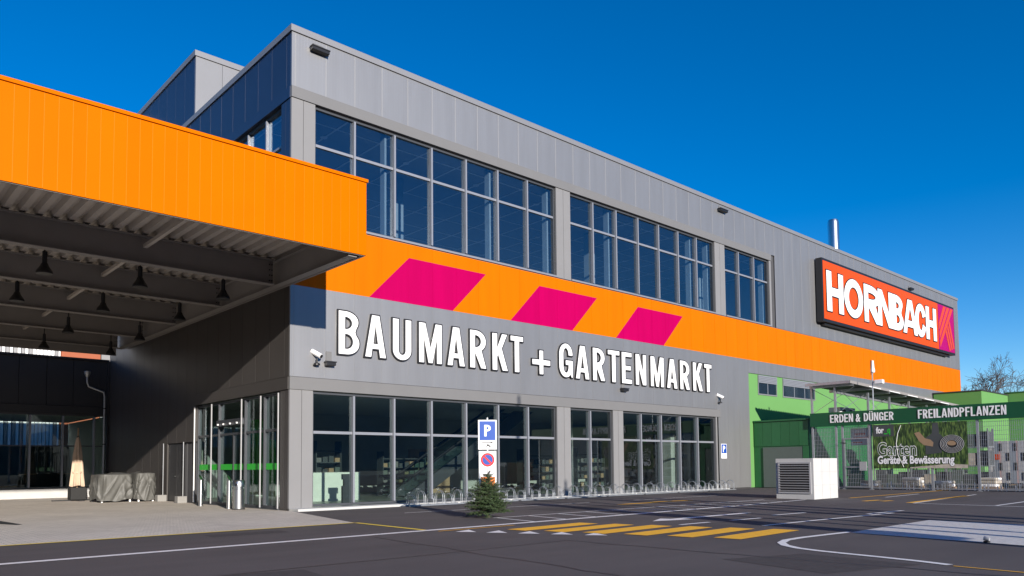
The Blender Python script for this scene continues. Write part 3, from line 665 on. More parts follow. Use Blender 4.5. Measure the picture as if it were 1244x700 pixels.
# chimney and roof gear
MB().lathe([(.42, 0), (.42, 5.0), (.36, 5.2), (.0, 5.25)], n=20).build('flue_pipe', INOX, B, (47.85, 4.0, 15.3), True)
MB().lathe([(.9, 0), (.9, .7), (.5, 1.1), (0, 1.15)], n=18).build('roof_vent', INOX, B, (56.5, 3.0, 15.3), True)

# interior things seen through the glass
tag(box('service_counter', COUNTER, 2.9, 5.1, 4.2, 5.2, .06, 1.16), 'long white service counter behind the corner shop window', 'counter')
for i, (x, y, wd, hh) in enumerate(((4.4, 6.5, 1.2, 2.4), (8.0, 7.0, 2.4, 2.0), (17.2, 7.5, 3.0, 2.2), (21.2, 7.2, 2.4, 2.3))):
    s = thing('shelf_unit', ['tall dark shelf unit behind the second shop window', 'dark shelf unit beyond the escalator foot', 'wide dark shelf unit behind the bicycle racks', 'dark shelf unit behind the last shop window'][i], 'shelf', (x, y, .06), 'shelf units inside the shop')
    for sx in (0, wd-.04): box('upright', INTD, x+sx, x+sx+.04, y, y+.5, .06, .06+hh, s)
    for k in range(5): box('shelf_board', INTD, x+.042, x+wd-.042, y, y+.5, .1+k*hh/5, .14+k*hh/5, s)
    for k in range(4):
        for j in range(int(wd/.3)): box('boxed_goods', (WOODT, INTD, DOORG, INTD, LINT)[(k*3+j*7+i) % 5], x+.06+j*.29, x+.28+j*.29, y+.05, y+.42, .142+k*hh/5, .142+k*hh/5+.18+.04*((k+j) % 3), s)
es = thing('escalator', 'escalator with glass balustrade rising inside the shop', 'escalator', (7.2, 4.2, .06))
for y in (4.2, 5.5):
    MB().prism([(0, 0), (1.0, 0), (7.6, 3.9), (6.4, 3.9)], 1, 0, .12).build('truss_side', ALUD, es, (7.2, y, .06))
    MB().tube([(-.3, .06, .95), (.6, .06, 1.0), (6.2, .06, 4.3)], .06).build('handrail', BLK, es, (7.2, y, .0))
    MB().prism([(.1, .1), (.7, .1), (6.0, 3.3), (5.9, 3.8), (.6, .9), (.1, .85)], 1, .05, .065).build('balustrade_glass', GLD, es, (7.2, y, .06))
for k in range(16): box('step', GALV, 7.8+.36*k, 8.17+.36*k, 4.33, 5.49, .1+.22*k, .3+.22*k, es)
for i, (x, y) in enumerate(((16.2, 3.4), (24.6, 3.2), (27.2, 3.6))): tag(box('interior_column', (COUNTER, INTW, INTW)[i], x, x+.55, y, y+.55, .06, 4.0), ['pale square column behind the narrow shop window', 'grey square column behind the five-pane shop window', 'grey square column behind the end shop window'][i], 'column')
tag(box('display_wall', WOODT, 10.2, 12.6, 8.0, 8.2, .06, 2.2), 'tan wooden display wall beside the escalator', 'display')
pd = MB().box(-.2, .2, -.06, .06, 0, .62).box(-.14, .14, -.06, .06, .62, .85).box(-.2, .2, -.06, .06, .85, 1.05)
tag(pd.build('security_pedestal', ALUD, None, (3.35, 2.2, .06)), 'dark anti-theft pedestal standing inside the corner shop window', 'pedestal')
tag(box('green_banner', INTG, 2.0, 2.05, 6.1, 7.4, .3, 3.3), 'tall green banner inside the glazed entrance', 'banner')
tag(box('green_banner', INTG, 1.5, 1.55, 4.2, 4.9, .3, 2.4), 'short green banner inside the entrance by the corner', 'banner')
# ================================================================== LETTERING AND SIGNS ON THE FACADE
LT = thing('facade_lettering', 'white capital letters reading BAUMARKT + GARTENMARKT on grey cladding', 'lettering', (1.65, -.01, 5.09))
bx = [1.65, 2.5, 2.67, 3.56, 3.79, 4.63, 4.91, 5.99, 6.2, 7.08, 7.29, 8.15, 8.42, 9.28, 9.39, 10.13]
gx = [12.19, 13.07, 13.22, 14.14, 14.34, 15.2, 15.37, 16.23, 16.35, 17.12, 17.37, 18.21, 18.52, 19.61, 19.82, 20.72, 20.93, 21.79, 22.06, 22.95, 23.09, 23.8]
for txt, xs in (('BAUMARKT', bx), ('GARTENMARKT', gx)):
    for i, ch in enumerate(txt):
        front_letter(ch, xs[2*i]+.045, xs[2*i+1]-.03, 5.125, 1.44, -.012, LT, .160, .128, WLET, BLK, .048)
front_letter('+', 10.64, 11.66, 5.14, 1.40, -.012, LT, .145, .145, WLET, BLK, .048)
# big sign box
SG = thing('sign_box', 'large orange sign box with white letters near the roof edge', 'sign', (36.0, -.04, 10.35))
sx0, sx1, sz0, sz1 = 36.0, 60.35, 10.36, 14.46
MB().box(sx0, sx1, -.49, -.08, sz0, sz1).build('housing', BLK, SG)
box('bracket', BLK, sx0+.6, sx1-1.0, -.30, -.005, sz0-.14, sz0-.003, SG)
fy = -.505
box('front_panel', SORA, sx0+.13, 56.50, fy, -.4905, sz0+.18, sz1-.16, SG)
hx = [36.5, 38.93, 39.02, 41.97, 42.12, 44.85, 44.45, 47.02, 47.02, 49.07, 48.95, 51.85, 51.40, 53.70, 53.65, 55.95]
for i, ch in enumerate('HORNBACH'):
    front_letter(ch, hx[2*i]+.03, hx[2*i+1]-.03, 11.10, 2.62, fy-.004-.003*(i % 2), SG, .255, .205, WLET, BLK, .07, .03)
mk = box('emblem_panel', SMAG, 56.56, sx1-.13, fy, -.4905, sz0+.18, sz1-.16, SG)
ex0, ex1, ez0, ez1 = 56.56, sx1-.13, sz0+.18, sz1-.16
def E_(u, v): return (ex0+(ex1-ex0)*u, ez0+(ez1-ez0)*v)
def strip(name, m, q, y0, y1): 
    p = MB().prism([E_(*a) for a in q], 1, y0, y1); p.build(name, m, mk)
for k in range(3):
    a, b = k/3+.045, (k+1)/3-.045
    L = lambda t: (0+.10*t, .62-.62*t) if t < 1 else (.1, 0)
    T = lambda t: (.30+.68*t, .985)
    strip('emblem_stripe', SCOR, [(.012+.05*a, .60-.58*a), (.012+.05*b, .60-.58*b), T(b), T(a)], fy-.012, fy-.001)
for k in range(3):
    a, b = k/3+.045, (k+1)/3-.045
    strip('emblem_stripe', SCOR, [(.40+.32*a, .40+.32*a), (.40+.32*b, .40+.32*b), (.62+.37*b, .012+.10*b), (.62+.37*a, .012+.10*a)], fy-.018, fy-.0125)
# wall parking sign
ps = thing('wall_parking_sign', 'small blue P sign fixed to grey cladding past the bicycle racks', 'sign', (24.88, -.02, 1.64))
box('plate', WHT, 24.62, 25.14, -.03, -.008, 1.64, 2.42, ps); box('blue_field', SIGNB, 24.65, 25.11, -.034, -.0305, 1.92, 2.39, ps)
front_letter('P', 24.77, 24.99, 1.98, .34, -.0345, ps, .20, .17, WLET, None, 0, .006)
box('text_bar', GRY, 24.72, 25.04, -.033, -.0305, 1.76, 1.80, ps)
# wall floodlights and cameras
def floodlight(x, z, wd, label):
    t = thing('wall_floodlight', label, 'floodlight', (x, -.01, z), 'floodlights on the facade')
    box('back_plate', LINT, x-wd*.28, x+wd*.28, -.03, -.008, z-.02, z+.30 if wd < .5 else z+.12, t)
    MB().box(-wd/2, wd/2, -.22, -.02, -.075, -.04).build('visor', BLK, t, (x, -.02, z))
    MB().prism([(-.20, -.17), (-.04, -.19), (-.04, -.085), (-.20, -.08)], 0, -wd/2+.02, wd/2-.02).build('lamp_body', BLK, t, (x, -.02, z))
    for k in (-1, 1): MB().tube([(k*wd*.3, -.06, -.12), (k*wd*.3, 0.0, .0)], .012).build('arm', BLK, t, (x, -.02, z))
floodlight(.93, 15.26, .66, 'long black floodlight near the roof corner above the first windows')
floodlight(25.2, 15.28, .78, 'long black floodlight under the coping above the last window strip')
floodlight(1.36, 4.86, .36, 'small black floodlight beside the white camera near the corner')
floodlight(16.5, 4.92, .42, 'small black floodlight under the letters of GARTENMARKT')
floodlight(52.0, 15.0, .70, 'small black floodlight above the orange sign box')
def camera_thing(x, y, z, dx, label, s=1.0):
    t = thing('security_camera', label, 'security camera', (x, y, z), 'security cameras on the facade')
    MB().lathe([(.07*s, 0), (.07*s, .03*s), (.05*s, .05*s)], n=14).build('base', BLK, t, (x, y-.06*s, z-.16*s))
    MB().tube([(0, 0, -.14*s), (0, -.02, -.02)], .02*s).build('arm', BLK, t, (x, y-.06*s, z))
    d = Vector((dx, -.8, -.35)).normalized()
    MB().tube([Vector((0, 0, .10*s))-d*.14*s, Vector((0, 0, .06*s))+d*.10*s], .055*s, 12).build('housing', WHT, t, (x, y-.08*s, z))
    MB().tube([Vector((0, 0, .062*s))+d*.101*s, Vector((0, 0, .06*s))+d*.115*s], .04*s, 12).build('lens', BLK, t, (x, y-.08*s, z))
camera_thing(.88, -.02, 4.9, .5, 'white bullet camera on cladding left of the B', 1.5)
camera_thing(24.5, -.02, 4.82, .6, 'white bullet camera on cladding above the wall parking sign', 1.5)
c3 = thing('roof_camera', 'small white camera on the edge of the roof block', 'security camera', (-.02, 15.4, 17.9))
box('housing', WHT, -.32, -.02, 15.2, 15.6, 17.75, 18.05, c3); MB().tube([(-.3, 0, 0), (-.5, -.1, -.05)], .08).build('lens_hood', BLK, c3, (0, 15.4, 17.85))

# ================================================================== ENTRANCE CANOPY
CN = thing('entrance_canopy', 'wide entrance canopy with bright orange fascia and dark steel underside', 'canopy', (-12, 6, 7.0))
XL = -21.3; YF = -4.49
k = 0; x = 0.0
while x > XL:
    box('fascia_panel', ORA, x-.2665+.004, x-.004 if x < 0 else 0.0, YF-.03, YF, 7.16, 9.20, CN); x -= .2665
x = -.2665
while x > XL:
    box('fascia_rib', ORB, x-.007, x+.007, YF-.038, YF-.0305, 7.17, 9.19, CN); x -= .2665
box('fascia_panel', ORA, -44, XL-.01, YF-.03, YF, 7.16, 9.20, CN); XV = XL; XL = -44.0  # unseen left stretch added to keep sky light off the side wall
box('fascia_backing', STEEL, XL, -.02, YF+.004, YF+.06, 7.145, 9.2, CN)
MB().box(XL, .04, YF-.07, YF+.2, 9.205, 9.29).build('fascia_coping', ORA, CN)
box('end_fascia', ORA, -.02, .0, YF+.004, -.06, 7.16, 9.20, CN)
box('edge_trim', STEEL, -.10, -.025, YF+.07, 17.0, 7.14, 7.22, CN)
# corrugated deck
DZ = 7.98; mb = MB(); p = .37; prof = []
x = XL+.02
while x < -.1:
    prof += [(x, DZ), (x+.15, DZ), (x+.20, DZ+.14), (x+.32, DZ+.14)]; x += p
for (a, za), (b, zb) in zip(prof, prof[1:]): mb.quad((a, YF+.07, za), (b, YF+.07, zb), (b, 17.1, zb), (a, 17.1, za))
mb.build('roof_deck', DECK, CN)
box('roof_skin', ANTH, XL, -.08, YF+.07, 17.1, 8.3, 8.4, CN)
def ibeam(name, ax, a, b, c, zb, zt, fl=.15):
    m = MB()
    if ax == 'x': m.box(a, b, c-fl, c+fl, zb, zb+.025).box(a, b, c-fl, c+fl, zt-.025, zt).box(a, b, c-.01, c+.01, zb+.025, zt-.025)
    else: m.box(c-fl, c+fl, a, b, zb, zb+.025).box(c-fl, c+fl, a, b, zt-.025, zt).box(c-.01, c+.01, a, b, zb+.025, zt-.025)
    return m.build(name, STEEL, CN)
BY = [.2, 4.45, 8.9, 13.0, 16.8]
for y in BY:
    ibeam('beam', 'x', XL, -.50, y, 7.12, 7.92)
    for zz in range(4): 
        for sx in (-.54, -.62): MB().tube([(0, -.03, 0), (0, .0, 0)], .02, 6).build('bolt', BLK, CN, (sx, y-.012, 7.25+.17*zz))
box('rear_fascia', STEEL, XL, -.5, 17.0, 17.09, 6.78, 7.95, CN)
ibeam('edge_beam', 'y', YF+.1, 17.0, -.35, 7.10, 7.90, .13)
for xa in (-4.35, -9.6, -14.8):
    for y0_, y1_ in zip([YF+.1]+BY, BY): box('purlin', DECK, xa-.05, xa+.05, y0_+.16, y1_-.16, 7.55, 7.65, CN)
for y in (1.9, 6.3, 10.6, 14.6): MB().tube([(XL, y, 7.55), (-1.4, y, 7.55)], .03, 6).build('conduit', BLK, CN)
for x in (-13.0, -21.0, -30.0, -40.0):
    for y in (1.0, 15.0): box('canopy_post', STEEL, x-.14, x+.14, y-.14, y+.14, 0, 7.1, CN)
def pendant():
    t = thing('pendant_lamp', 'black pendant lamp hanging under the canopy', 'pendant lamp', (0, 0, 6.6), 'pendant lamps under the canopy')
    MB().lathe([(.20, .0), (.205, .03), (.19, .08), (.11, .20), (.08, .28), (.0, .29)], n=20).build('lamp_shade', BLK, t, (0, 0, 6.6), True)
    MB().lathe([(.17, .0), (.17, .015), (.0, .016)], n=20).build('diffuser', SEAM, t, (0, 0, 6.61))
    MB().lathe([(.062, .28), (.062, .60), (.02, .64), (.02, 1.4)], n=14).build('ballast_tube', BLK, t, (0, 0, 6.6), True)
    return t
LP = [(-6.63, .1), (-4.23, .1), (-1.81, .1), (-6.52, 4.7), (-4.09, 4.7), (-1.62, 4.7), (-6.4, 9.9), (-3.97, 9.9), (-1.37, 10.0), (-3.84, 14.7), (-1.13, 15.0), (-6.3, 14.7), (-9.0, .1), (-8.9, 4.7)]
pr = proto(pendant())
ORD = ['first', 'second', 'third', 'fourth', 'fifth', 'sixth', 'seventh', 'eighth']
for r_, row in enumerate(([(-1.81, .85), (-4.23, .85), (-6.63, .85), (-9.0, .85)], [(-1.62, 5.2), (-4.09, 5.2), (-6.52, 5.2), (-8.9, 5.2)], [(-1.37, 10.5), (-3.97, 10.4), (-6.4, 10.4)], [(-1.13, 15.5), (-3.84, 15.2), (-6.3, 15.2)])):
    for k, (x, y) in enumerate(row):
        lb_ = '%s pendant lamp from the edge beam in the %s lamp row behind the orange fascia' % (ORD[k], ORD[r_])
        if r_ == 0 and k == 0: pr.location = (x, y, 6.6); pr['label'] = lb_
        else: dup(pr, (x, y, 6.6), lb_)

# ================================================================== REAR GLAZED WING
RW = thing('restaurant_wing', 'low dark clad wing with glazed front at the back of the forecourt', 'building', (-11, 20, 0))
XR = -44.0  # wing lengthened out of view, also to block sky light in the court
box('wall', DARKSEAM, XR, -.05, 20.16, 20.35, 4.1, 6.84, RW); box('room_wall', INTD, XR, -.05, 27.8, 28, .1, 2.75, RW)
box('floor', INTF, XR, -.05, 20.4, 28, .02, .42, RW); box('ceiling', INTW, XR, -.05, 20.4, 28, 4.1, 4.2, RW); box('room_wall', INTW, -.05, .05, 20.4, 28, .1, 4.05, RW)
box('corner_post', ANTH, -.10, .075, 19.84, 20.18, .45, 6.84, RW); box('plinth', CONC, XR, -.0, 19.86, 20.3, 0, .44, RW)
box('lintel', ANTH, XR, -.02, 20.0, 20.15, 4.10, 4.50, RW); box('coping', ANTH, XR, -.0, 19.95, 20.4, 6.845, 6.93, RW)
x = -.46; box('wall_panel', ANTH, -.455, -.02, 20.05, 20.15, 4.51, 6.83, RW)
while x > XR: box('wall_panel', ANTH, x-1.15+.014, x, 20.05, 20.15, 4.51, 6.83, RW); x -= 1.155
xs = [-.04, -.64]+[-.64-1.385*i for i in range(1, 31)]; xs = xs[::-1]
f = MB().box(xs[0], xs[-1], 20.05, 20.2, .445, .52).box(xs[0], xs[-1], 20.05, 20.2, 4.02, 4.09)
fo = f.build('window', ALUD, RW)
for x in xs[1:-1]: box('mullion', ALU, x-.04, x+.04, 19.97, 20.2, .53, 4.01, fo)
for a, b in zip(xs, xs[1:]):
    box('pane', GLD, a+.045, b-.045, 20.10, 20.115, .53, 2.5, fo); box('pane', GLD, a+.045, b-.045, 20.10, 20.115, 2.56, 4.01, fo); box('transom', ALUD, a+.045, b-.045, 20.06, 20.18, 2.505, 2.555, fo)
for i in range(5):
    x = -1.4-1.7*i
    t = thing('cafe_table', '%s cafe table from the downpipe inside the dark glazed wing' % ORD[i], 'table', (x, 22, .42), 'cafe tables inside the dark wing')
    MB().lathe([(.4, 0), (.4, .03)], n=16).build('table_top', WOODT, t, (x, 22, 1.14)); MB().lathe([(.03, 0), (.03, .72)], n=8).build('leg', BLK, t, (x, 22, .42))
# far hall visible above the wing
FH = thing('far_hall', 'pale ribbed hall with orange panels beyond the low dark wing', 'building', (-10, 32, 0))
x = -30.0
while x < .2: box('ribbed_sheet', WHT if int(x*7) % 3 else GRY, x, x+.16, 32-.04*(int(x*5) % 2), 32.2, 0, 10.4, FH); x += .2
box('orange_panel', FARO, .3, 2.6, 32, 32.2, 0, 10.4, FH); box('grey_panel', GRY, 2.65, 5.5, 32, 32.2, 0, 10.4, FH); box('wall', GRY, -30, 5.5, 32.22, 33, 0, 10.5, FH)
# downpipe on the corner of the forecourt
dp = thing('downpipe', 'grey rainwater downpipe with bent neck on the dark wall', 'downpipe', (-.25, 19.75, 0))
MB().tube([(0, 0, .05), (0, 0, 5.0), (-.05, 0, 5.25), (-.75, -.05, 5.5), (-.82, -.05, 5.7), (-.82, -.05, 6.0)], .055, 10).build('pipe', GALV, dp, (-.25, 19.75, 0), True)
MB().lathe([(.06, 0), (.16, .2), (.16, .3)], n=12).build('hopper', GALV, dp, (-1.07, 19.7, 5.95), True)
for z in (.8, 2.6, 4.4): MB().lathe([(.07, 0), (.07, .05)], n=12).build('clamp', BLK, dp, (-.25, 19.75, z))
# ================================================================== FORECOURT THINGS
def bollard(x, y, label):
    t = thing('bollard', label, 'bollard', (x, y, 0), 'bollards outside the entrance')
    m = MB(); n = 20; r = .075
    for kz in (0, 1):
        for k in range(n):
            a = 2*math.pi*k/n; z = 0 if kz == 0 else 1.02+.13*math.cos(a-2.2)
            m.v.append((r*math.cos(a), r*math.sin(a), z))
    m.f = [(k, (k+1) % n, n+(k+1) % n, n+k) for k in range(n)]+[tuple(range(n))[::-1], tuple(range(n, 2*n))]
    m.build('post', INOX, t, (x, y, 0), True); MB().lathe([(.12, 0), (.12, .012), (.076, .014)], n=20).build('foot_plate', INOX, t, (x, y, .003))
bollard(-.65, 5.6, 'stainless bollard with slanted top beside the left entrance mullion')
bollard(-.72, 2.9, 'stainless bollard with slanted top behind the litter bin')
lb = thing('litter_bin', 'round stainless litter bin at the glazed entrance', 'bin', (-.68, 2.2, 0))
MB().lathe([(.19, .0), (.19, .64), (.17, .65)], n=28).build('body', INOX, lb, (-.68, 2.2, .02), True)
MB().lathe([(.165, .64), (.165, .72), (.20, .73), (.20, .90), (.17, .94), (.0, .95)], n=28).build('hood', INOX, lb, (-.68, 2.2, .02), True)
box('slot', BLK, -.86, -.80, 2.02, 2.12, .78, .86, lb)
MB().lathe([(.20, 0), (.20, .03)], n=28).build('foot_ring', RUB, lb, (-.68, 2.2, .004))
for i, y in enumerate((8.80, 11.15)):
    t = thing('guard_post', ['thin steel guard post between service door and entrance', 'thin steel guard post on the far side of the service door'][i], 'post', (-.25, y, 0), 'guard posts at the service door')
    box('concrete_foot', CONCD, -.42, -.06, y-.17, y+.17, .004, .27, t, .01); MB().tube([(0, 0, .27), (0, 0, 2.42)], .03, 10).build('pole', INOX, t, (-.16, y, 0))
# closed parasol
um = thing('parasol', 'closed beige parasol standing before the dark glazed wing', 'parasol', (-2.45, 15.2, 0))
m = MB(); n = 40; prof = [(.045, 2.78), (.08, 2.68), (.11, 2.5), (.16, 2.0), (.205, 1.4), (.25, .85), (.265, .66), (.24, .64)]
for r, z in prof:
    for k in range(n):
        a = 2*math.pi*k/n; rr = r*(1+.22*math.sin(8*a+z*.6)*min(1, (2.8-z)*1.2)); m.v.append((rr*math.cos(a), rr*math.sin(a), z+.03*math.sin(3*a)))
for i in range(len(prof)-1):
    for k in range(n): m.f.append((i*n+k, i*n+(k+1) % n, (i+1)*n+(k+1) % n, (i+1)*n+k))
m.build('canvas', CANVAS, um, (-2.45, 15.2, 0), True)
MB().tube([(0, 0, 0), (0, 0, 2.9)], .03, 10).build('pole', WOODT, um, (-2.45, 15.2, .3)) ; MB().lathe([(.05, 0), (.035, .08), (0, .1)], n=10).build('finial', BLK, um, (-2.45, 15.2, 2.76)) 
for sx in (-1, 1):
    for sy in (-1, 1): box('base_slab', RUB, -2.45+min(0, sx*.34)+.01*sx*0, -2.45+max(0, sx*.34), 15.2+min(0, sy*.34), 15.2+max(0, sy*.34), .05, .55-.02*(sx+1), um, .01) if False else None
box('base_block', RUB, -2.75, -2.15, 14.9, 15.5, .05, .58, um, .02); box('base_frame', BLK, -3.4, -1.5, 15.1, 15.3, .004, .05, um); box('base_frame', BLK, -2.55, -2.35, 14.3, 16.1, .006, .046, um)
MB().lathe([(.225, 0), (.23, .05), (.22, .08)], n=24).build('tie_strap', CANVAS, um, (-2.45, 15.2, 1.2))
# covered garden furniture
def covered(x0, x1, y0, y1, h_, label, seed):
    t = thing('covered_furniture', label, 'furniture cover', ((x0+x1)/2, (y0+y1)/2, 0), 'covered furniture by the dark wall')
    rnd = random.Random(seed); c = Vector(((x0+x1)/2, (y0+y1)/2, 0)); a, b = (x1-x0)/2, (y1-y0)/2
    n, mm = 200, 28; m = MB()
    def sup(an): 
        ca, sa = math.cos(an), math.sin(an); p_ = 5.5
        r = 1/((abs(ca/a)**p_+abs(sa/b)**p_)**(1/p_)); return r*ca, r*sa
    ph = [rnd.uniform(0, 6.3) for _ in range(8)]
    cre = [(rnd.uniform(0, 6.28), rnd.uniform(-.9, .9), rnd.uniform(.025, .09), rnd.choice((-.13, .10, .16, -.10)), rnd.uniform(0, .8)) for _ in range(46)]
    for j in range(mm):
        v = j/(mm-1)
        for k in range(n):
            an = 2*math.pi*k/n; px, py = sup(an)
            fold = 0
            for a0, da, wd, am, v0 in cre:
                dd_ = (an-(a0+da*v)+math.pi) % (2*math.pi)-math.pi
                fold += am*math.exp(-(dd_/wd)**2)*(1-v**5)*math.exp(-((v-v0)/.55)**2)
            s_ = 1+.05*(1-v)+fold*.55
            z = .10+(h_-.10)*v+(.05*math.sin(3*an+ph[3])+.02*math.sin(9*an))*(1-v)
            m.v.append((px*s_, py*s_, z))
    for j in range(mm-1):
        for k in range(n): m.f.append((j*n+k, j*n+(k+1) % n, (j+1)*n+(k+1) % n, (j+1)*n+k))
    b0 = (mm-1)*n; rings = [b0]
    for q in (.8, .5, .2):
        r0 = len(m.v); rings.append(r0)
        for k in range(n):
            an = 2*math.pi*k/n; px, py = sup(an); m.v.append((px*q, py*q, h_+.03*(1-q)+.07*math.sin(3*an+ph[4])*q*(1-q)*3+.05*math.sin(px*3+ph[5])*(1-q)))
    for r0, r1 in zip(rings, rings[1:]):
        for k in range(n): m.f.append((r0+k, r0+(k+1) % n, r1+(k+1) % n, r1+k))
    m.f.append(tuple(rings[-1]+k for k in range(n)))
    m.build('tarpaulin', COVER, t, c, True)
    for sx in (-1, 1):
        for sy in (-1, 1): box('leg', WHT, c.x+sx*(a-.12)-.03, c.x+sx*(a-.12)+.03, c.y+sy*(b-.12)-.03, c.y+sy*(b-.12)+.03, .004, .14, t)
covered(-2.42, -1.12, 11.75, 13.4, 1.14, 'long garden furniture under a creased grey tarpaulin', 3)
covered(-1.08, -.28, 11.55, 13.0, 1.18, 'narrower garden furniture under grey tarpaulin beside the service door', 11)
# ================================================================== STREET THINGS BY THE FACADE
# bicycle racks: a ground rail with wheel hoops
def rack():
    t = thing('bicycle_rack', 'galvanised bicycle rack with wheel hoops along the shop windows', 'bicycle rack', (0, 0, 0), 'bicycle racks along the facade')
    MB().box(-.02, 2.38, -.03, .03, .02, .06).box(-.02, 2.38, .42, .48, .02, .06).build('ground_rail', GALV, t)
    for k in range(6):
        hh = .52 if k % 2 else .40
        for dx in (-.035, .035):
            pts = [(dx, .0, .06)]+[(dx, .22-.22*math.cos(a), hh-.22+.22*math.sin(a)) for a in [R(12*i) for i in range(16)]]+[(dx, .45, .06)]
            MB().tube(pts, .0095, 6).build('hoop', GALV, t, (.2+.4*k, 0, 0), True)
        MB().tube([(-.035, .22, hh), (.035, .22, hh)], .010, 6).build('spacer', GALV, t, (.2+.4*k, 0, 0))
    return t
rp = proto(rack())
for i in range(8):
    p_ = (3.75+2.55*i, -1.22, .0)
    lb_ = '%s bicycle rack with wheel hoops counted from the entrance corner' % ORD[i]
    if i == 0: rp.location = p_; rp['label'] = lb_
    else: dup(rp, p_, lb_)
# sign post
SP = thing('parking_sign_post', 'sign post with blue parking plate above a no-parking plate', 'sign', (2.42, -6.75, 0))
nrm = Vector((-.60, -.80, 0)); tx = Vector((.80, -.60, 0))
def face_box(name, m, u0, u1, d0, d1, z0, z1):
    c = Vector((2.42, -6.75, 0)); me = MB()
    for z in (z0, z1):
        for d in (d0, d1):
            for u in (u0, u1): p = tx*u+nrm*d; me.v.append((p.x, p.y, z))
    me.f = [(0, 2, 3, 1), (4, 5, 7, 6), (0, 1, 5, 4), (2, 6, 7, 3), (0, 4, 6, 2), (1, 3, 7, 5)]
    return me.build(name, m, SP, c)
def face_poly(name, m, polys, d0, th):
    me = outline_mesh(polys, th, 0, m, lambda a, b, c: Vector((tx.x*a+nrm.x*(c+th/2), tx.y*a+nrm.y*(c+th/2), b)))
    c = Vector((2.42, -6.75, 0))+nrm*d0
    return link(name, me, c, SP)
MB().tube([(0, 0, 0), (0, 0, 2.66)], .03, 12).build('pole', GALV, SP, (2.42, -6.75, 0))
for z in (1.15, 1.6, 2.0, 2.45): face_box('clamp', GALV, -.07, .07, -.04, .034, z, z+.035)
face_box('upper_plate', WHT, -.25, .25, .035, .042, 1.80, 2.60); face_box('blue_field', SIGNB, -.215, .215, .0425, .045, 2.05, 2.565)
face_poly('parking_letter', WLET, [[(x*.31-.085, y*.31+2.155) for x, y in p] for p in glyph('P', .58, .19, .17)], .0455, .003)
face_poly('arrow', BLK, [[(-.15, 1.975), (.09, 1.975), (.09, 1.957), (.16, 1.985), (.09, 2.013), (.09, 1.995), (-.15, 1.995)]], .0425, .003)
def disc(cx, cz, r, n=24): return [(cx+r*math.cos(2*math.pi*k/n), cz+r*math.sin(2*math.pi*k/n)) for k in range(n)]
face_poly('bicycle_pictogram', BLK, [disc(-.06, 1.86, .036), disc(-.06, 1.86, .024)[::-1], disc(.07, 1.86, .036), disc(.07, 1.86, .024)[::-1]], .0425, .003)
face_poly('rider_pictogram', BLK, [[(-.06, 1.855), (-.01, 1.90), (-.03, 1.935), (.02, 1.945), (.07, 1.905), (.075, 1.86), (.06, 1.86), (.05, 1.895), (.0, 1.885)]], .0465, .003)
face_box('lower_plate', WHT, -.235, .235, .035, .042, .80, 1.76)
face_poly('red_ring', SIGNR, [disc(0, 1.52, .185, 32), disc(0, 1.52, .135, 32)[::-1]], .0425, .004)
face_poly('blue_disc', SIGNB, [disc(0, 1.52, .134, 32)], .0425, .003)
face_poly('red_slash', SIGNR, [[(-.115, 1.60), (-.08, 1.635), (.115, 1.44), (.08, 1.405)]], .0460, .003)
face_poly('tow_pictogram', BLK, [[(-.16, 1.14), (-.02, 1.14), (.05, 1.24), (.09, 1.23), (.04, 1.12), (.10, 1.09), (-.10, 1.085)], [(.10, 1.10), (.17, 1.17), (.18, 1.16), (.12, 1.085)]], .0425, .003)
face_box('orange_notice', NOTICE, -.18, .20, .0425, .046, .80, 1.06)
# small fir tree
FT = thing('fir_tree', 'small bushy fir tree tied to the sign post', 'fir tree', (2.08, -7.15, 0))
tr = MB().tube([(0, 0, 0), (0, 0, .3), (.01, 0, .8), (0, 0, 1.32)], [.045, .035, .022, .006], 8)
nb = MB(); rnd = random.Random(5)
lv = 20
for i in range(lv):
    z = .16+.98*i/lv; L = (.68*(1-(i/lv))**.78+.08)*(.92 if i > 0 else .8); nbch = 12 if i < 14 else 7
    for b in range(nbch):
        a = 2*math.pi*(b+rnd.random()*.7)/nbch+i; l2 = L*rnd.uniform(.72, 1.12); el = rnd.uniform(-.10, .22)+.5*(i/lv)
        d = Vector((math.cos(a)*math.cos(el), math.sin(a)*math.cos(el), math.sin(el)))
        tip = Vector((0, 0, z))+d*l2 - Vector((0, 0, .10*l2))
        tr.tube([(0, 0, z), tuple(tip)], [.008, .003], 4)
        side = d.cross(Vector((0, 0, 1))).normalized()
        tw = [(Vector((0, 0, z)), tip)]
        for q in range(max(2, int(l2*15))):
            f_ = .25+.7*rnd.random(); p0 = Vector((0, 0, z)).lerp(tip, f_); sg = 1 if q % 2 else -1
            p1 = p0+(d*.6+side*sg*.9+Vector((0, 0, rnd.uniform(-.2, .25)))).normalized()*l2*.42*(1.15-f_)
            tw.append((p0, p1))
        for p0, p1 in tw:
            ax = (p1-p0); le = ax.length; ax.normalize(); nn = int(le/.010)
            for k in range(nn):
                f_ = .12+.88*k/max(1, nn); p = p0+ax*le*f_
                o_ = Vector((rnd.gauss(0, 1), rnd.gauss(0, 1), rnd.gauss(0, .7))); o_ -= ax*o_.dot(ax)
                if o_.length < .01: continue
                o_.normalize(); t_ = (o_*.85+ax*.55).normalized()*rnd.uniform(.028, .046); wv = t_.cross(ax).normalized()*.0048
                nb.quad(p-wv, p+wv, p+t_+wv*.4, p+t_-wv*.4)
tr.build('trunk', BARK, FT, (2.08, -7.15, 0)); 
me = bpy.data.meshes.new('needles'); me.from_pydata(nb.v, [], nb.f); me.update(); me.materials.append(NEED); link('crown', me, (2.08, -7.15, 0), FT)
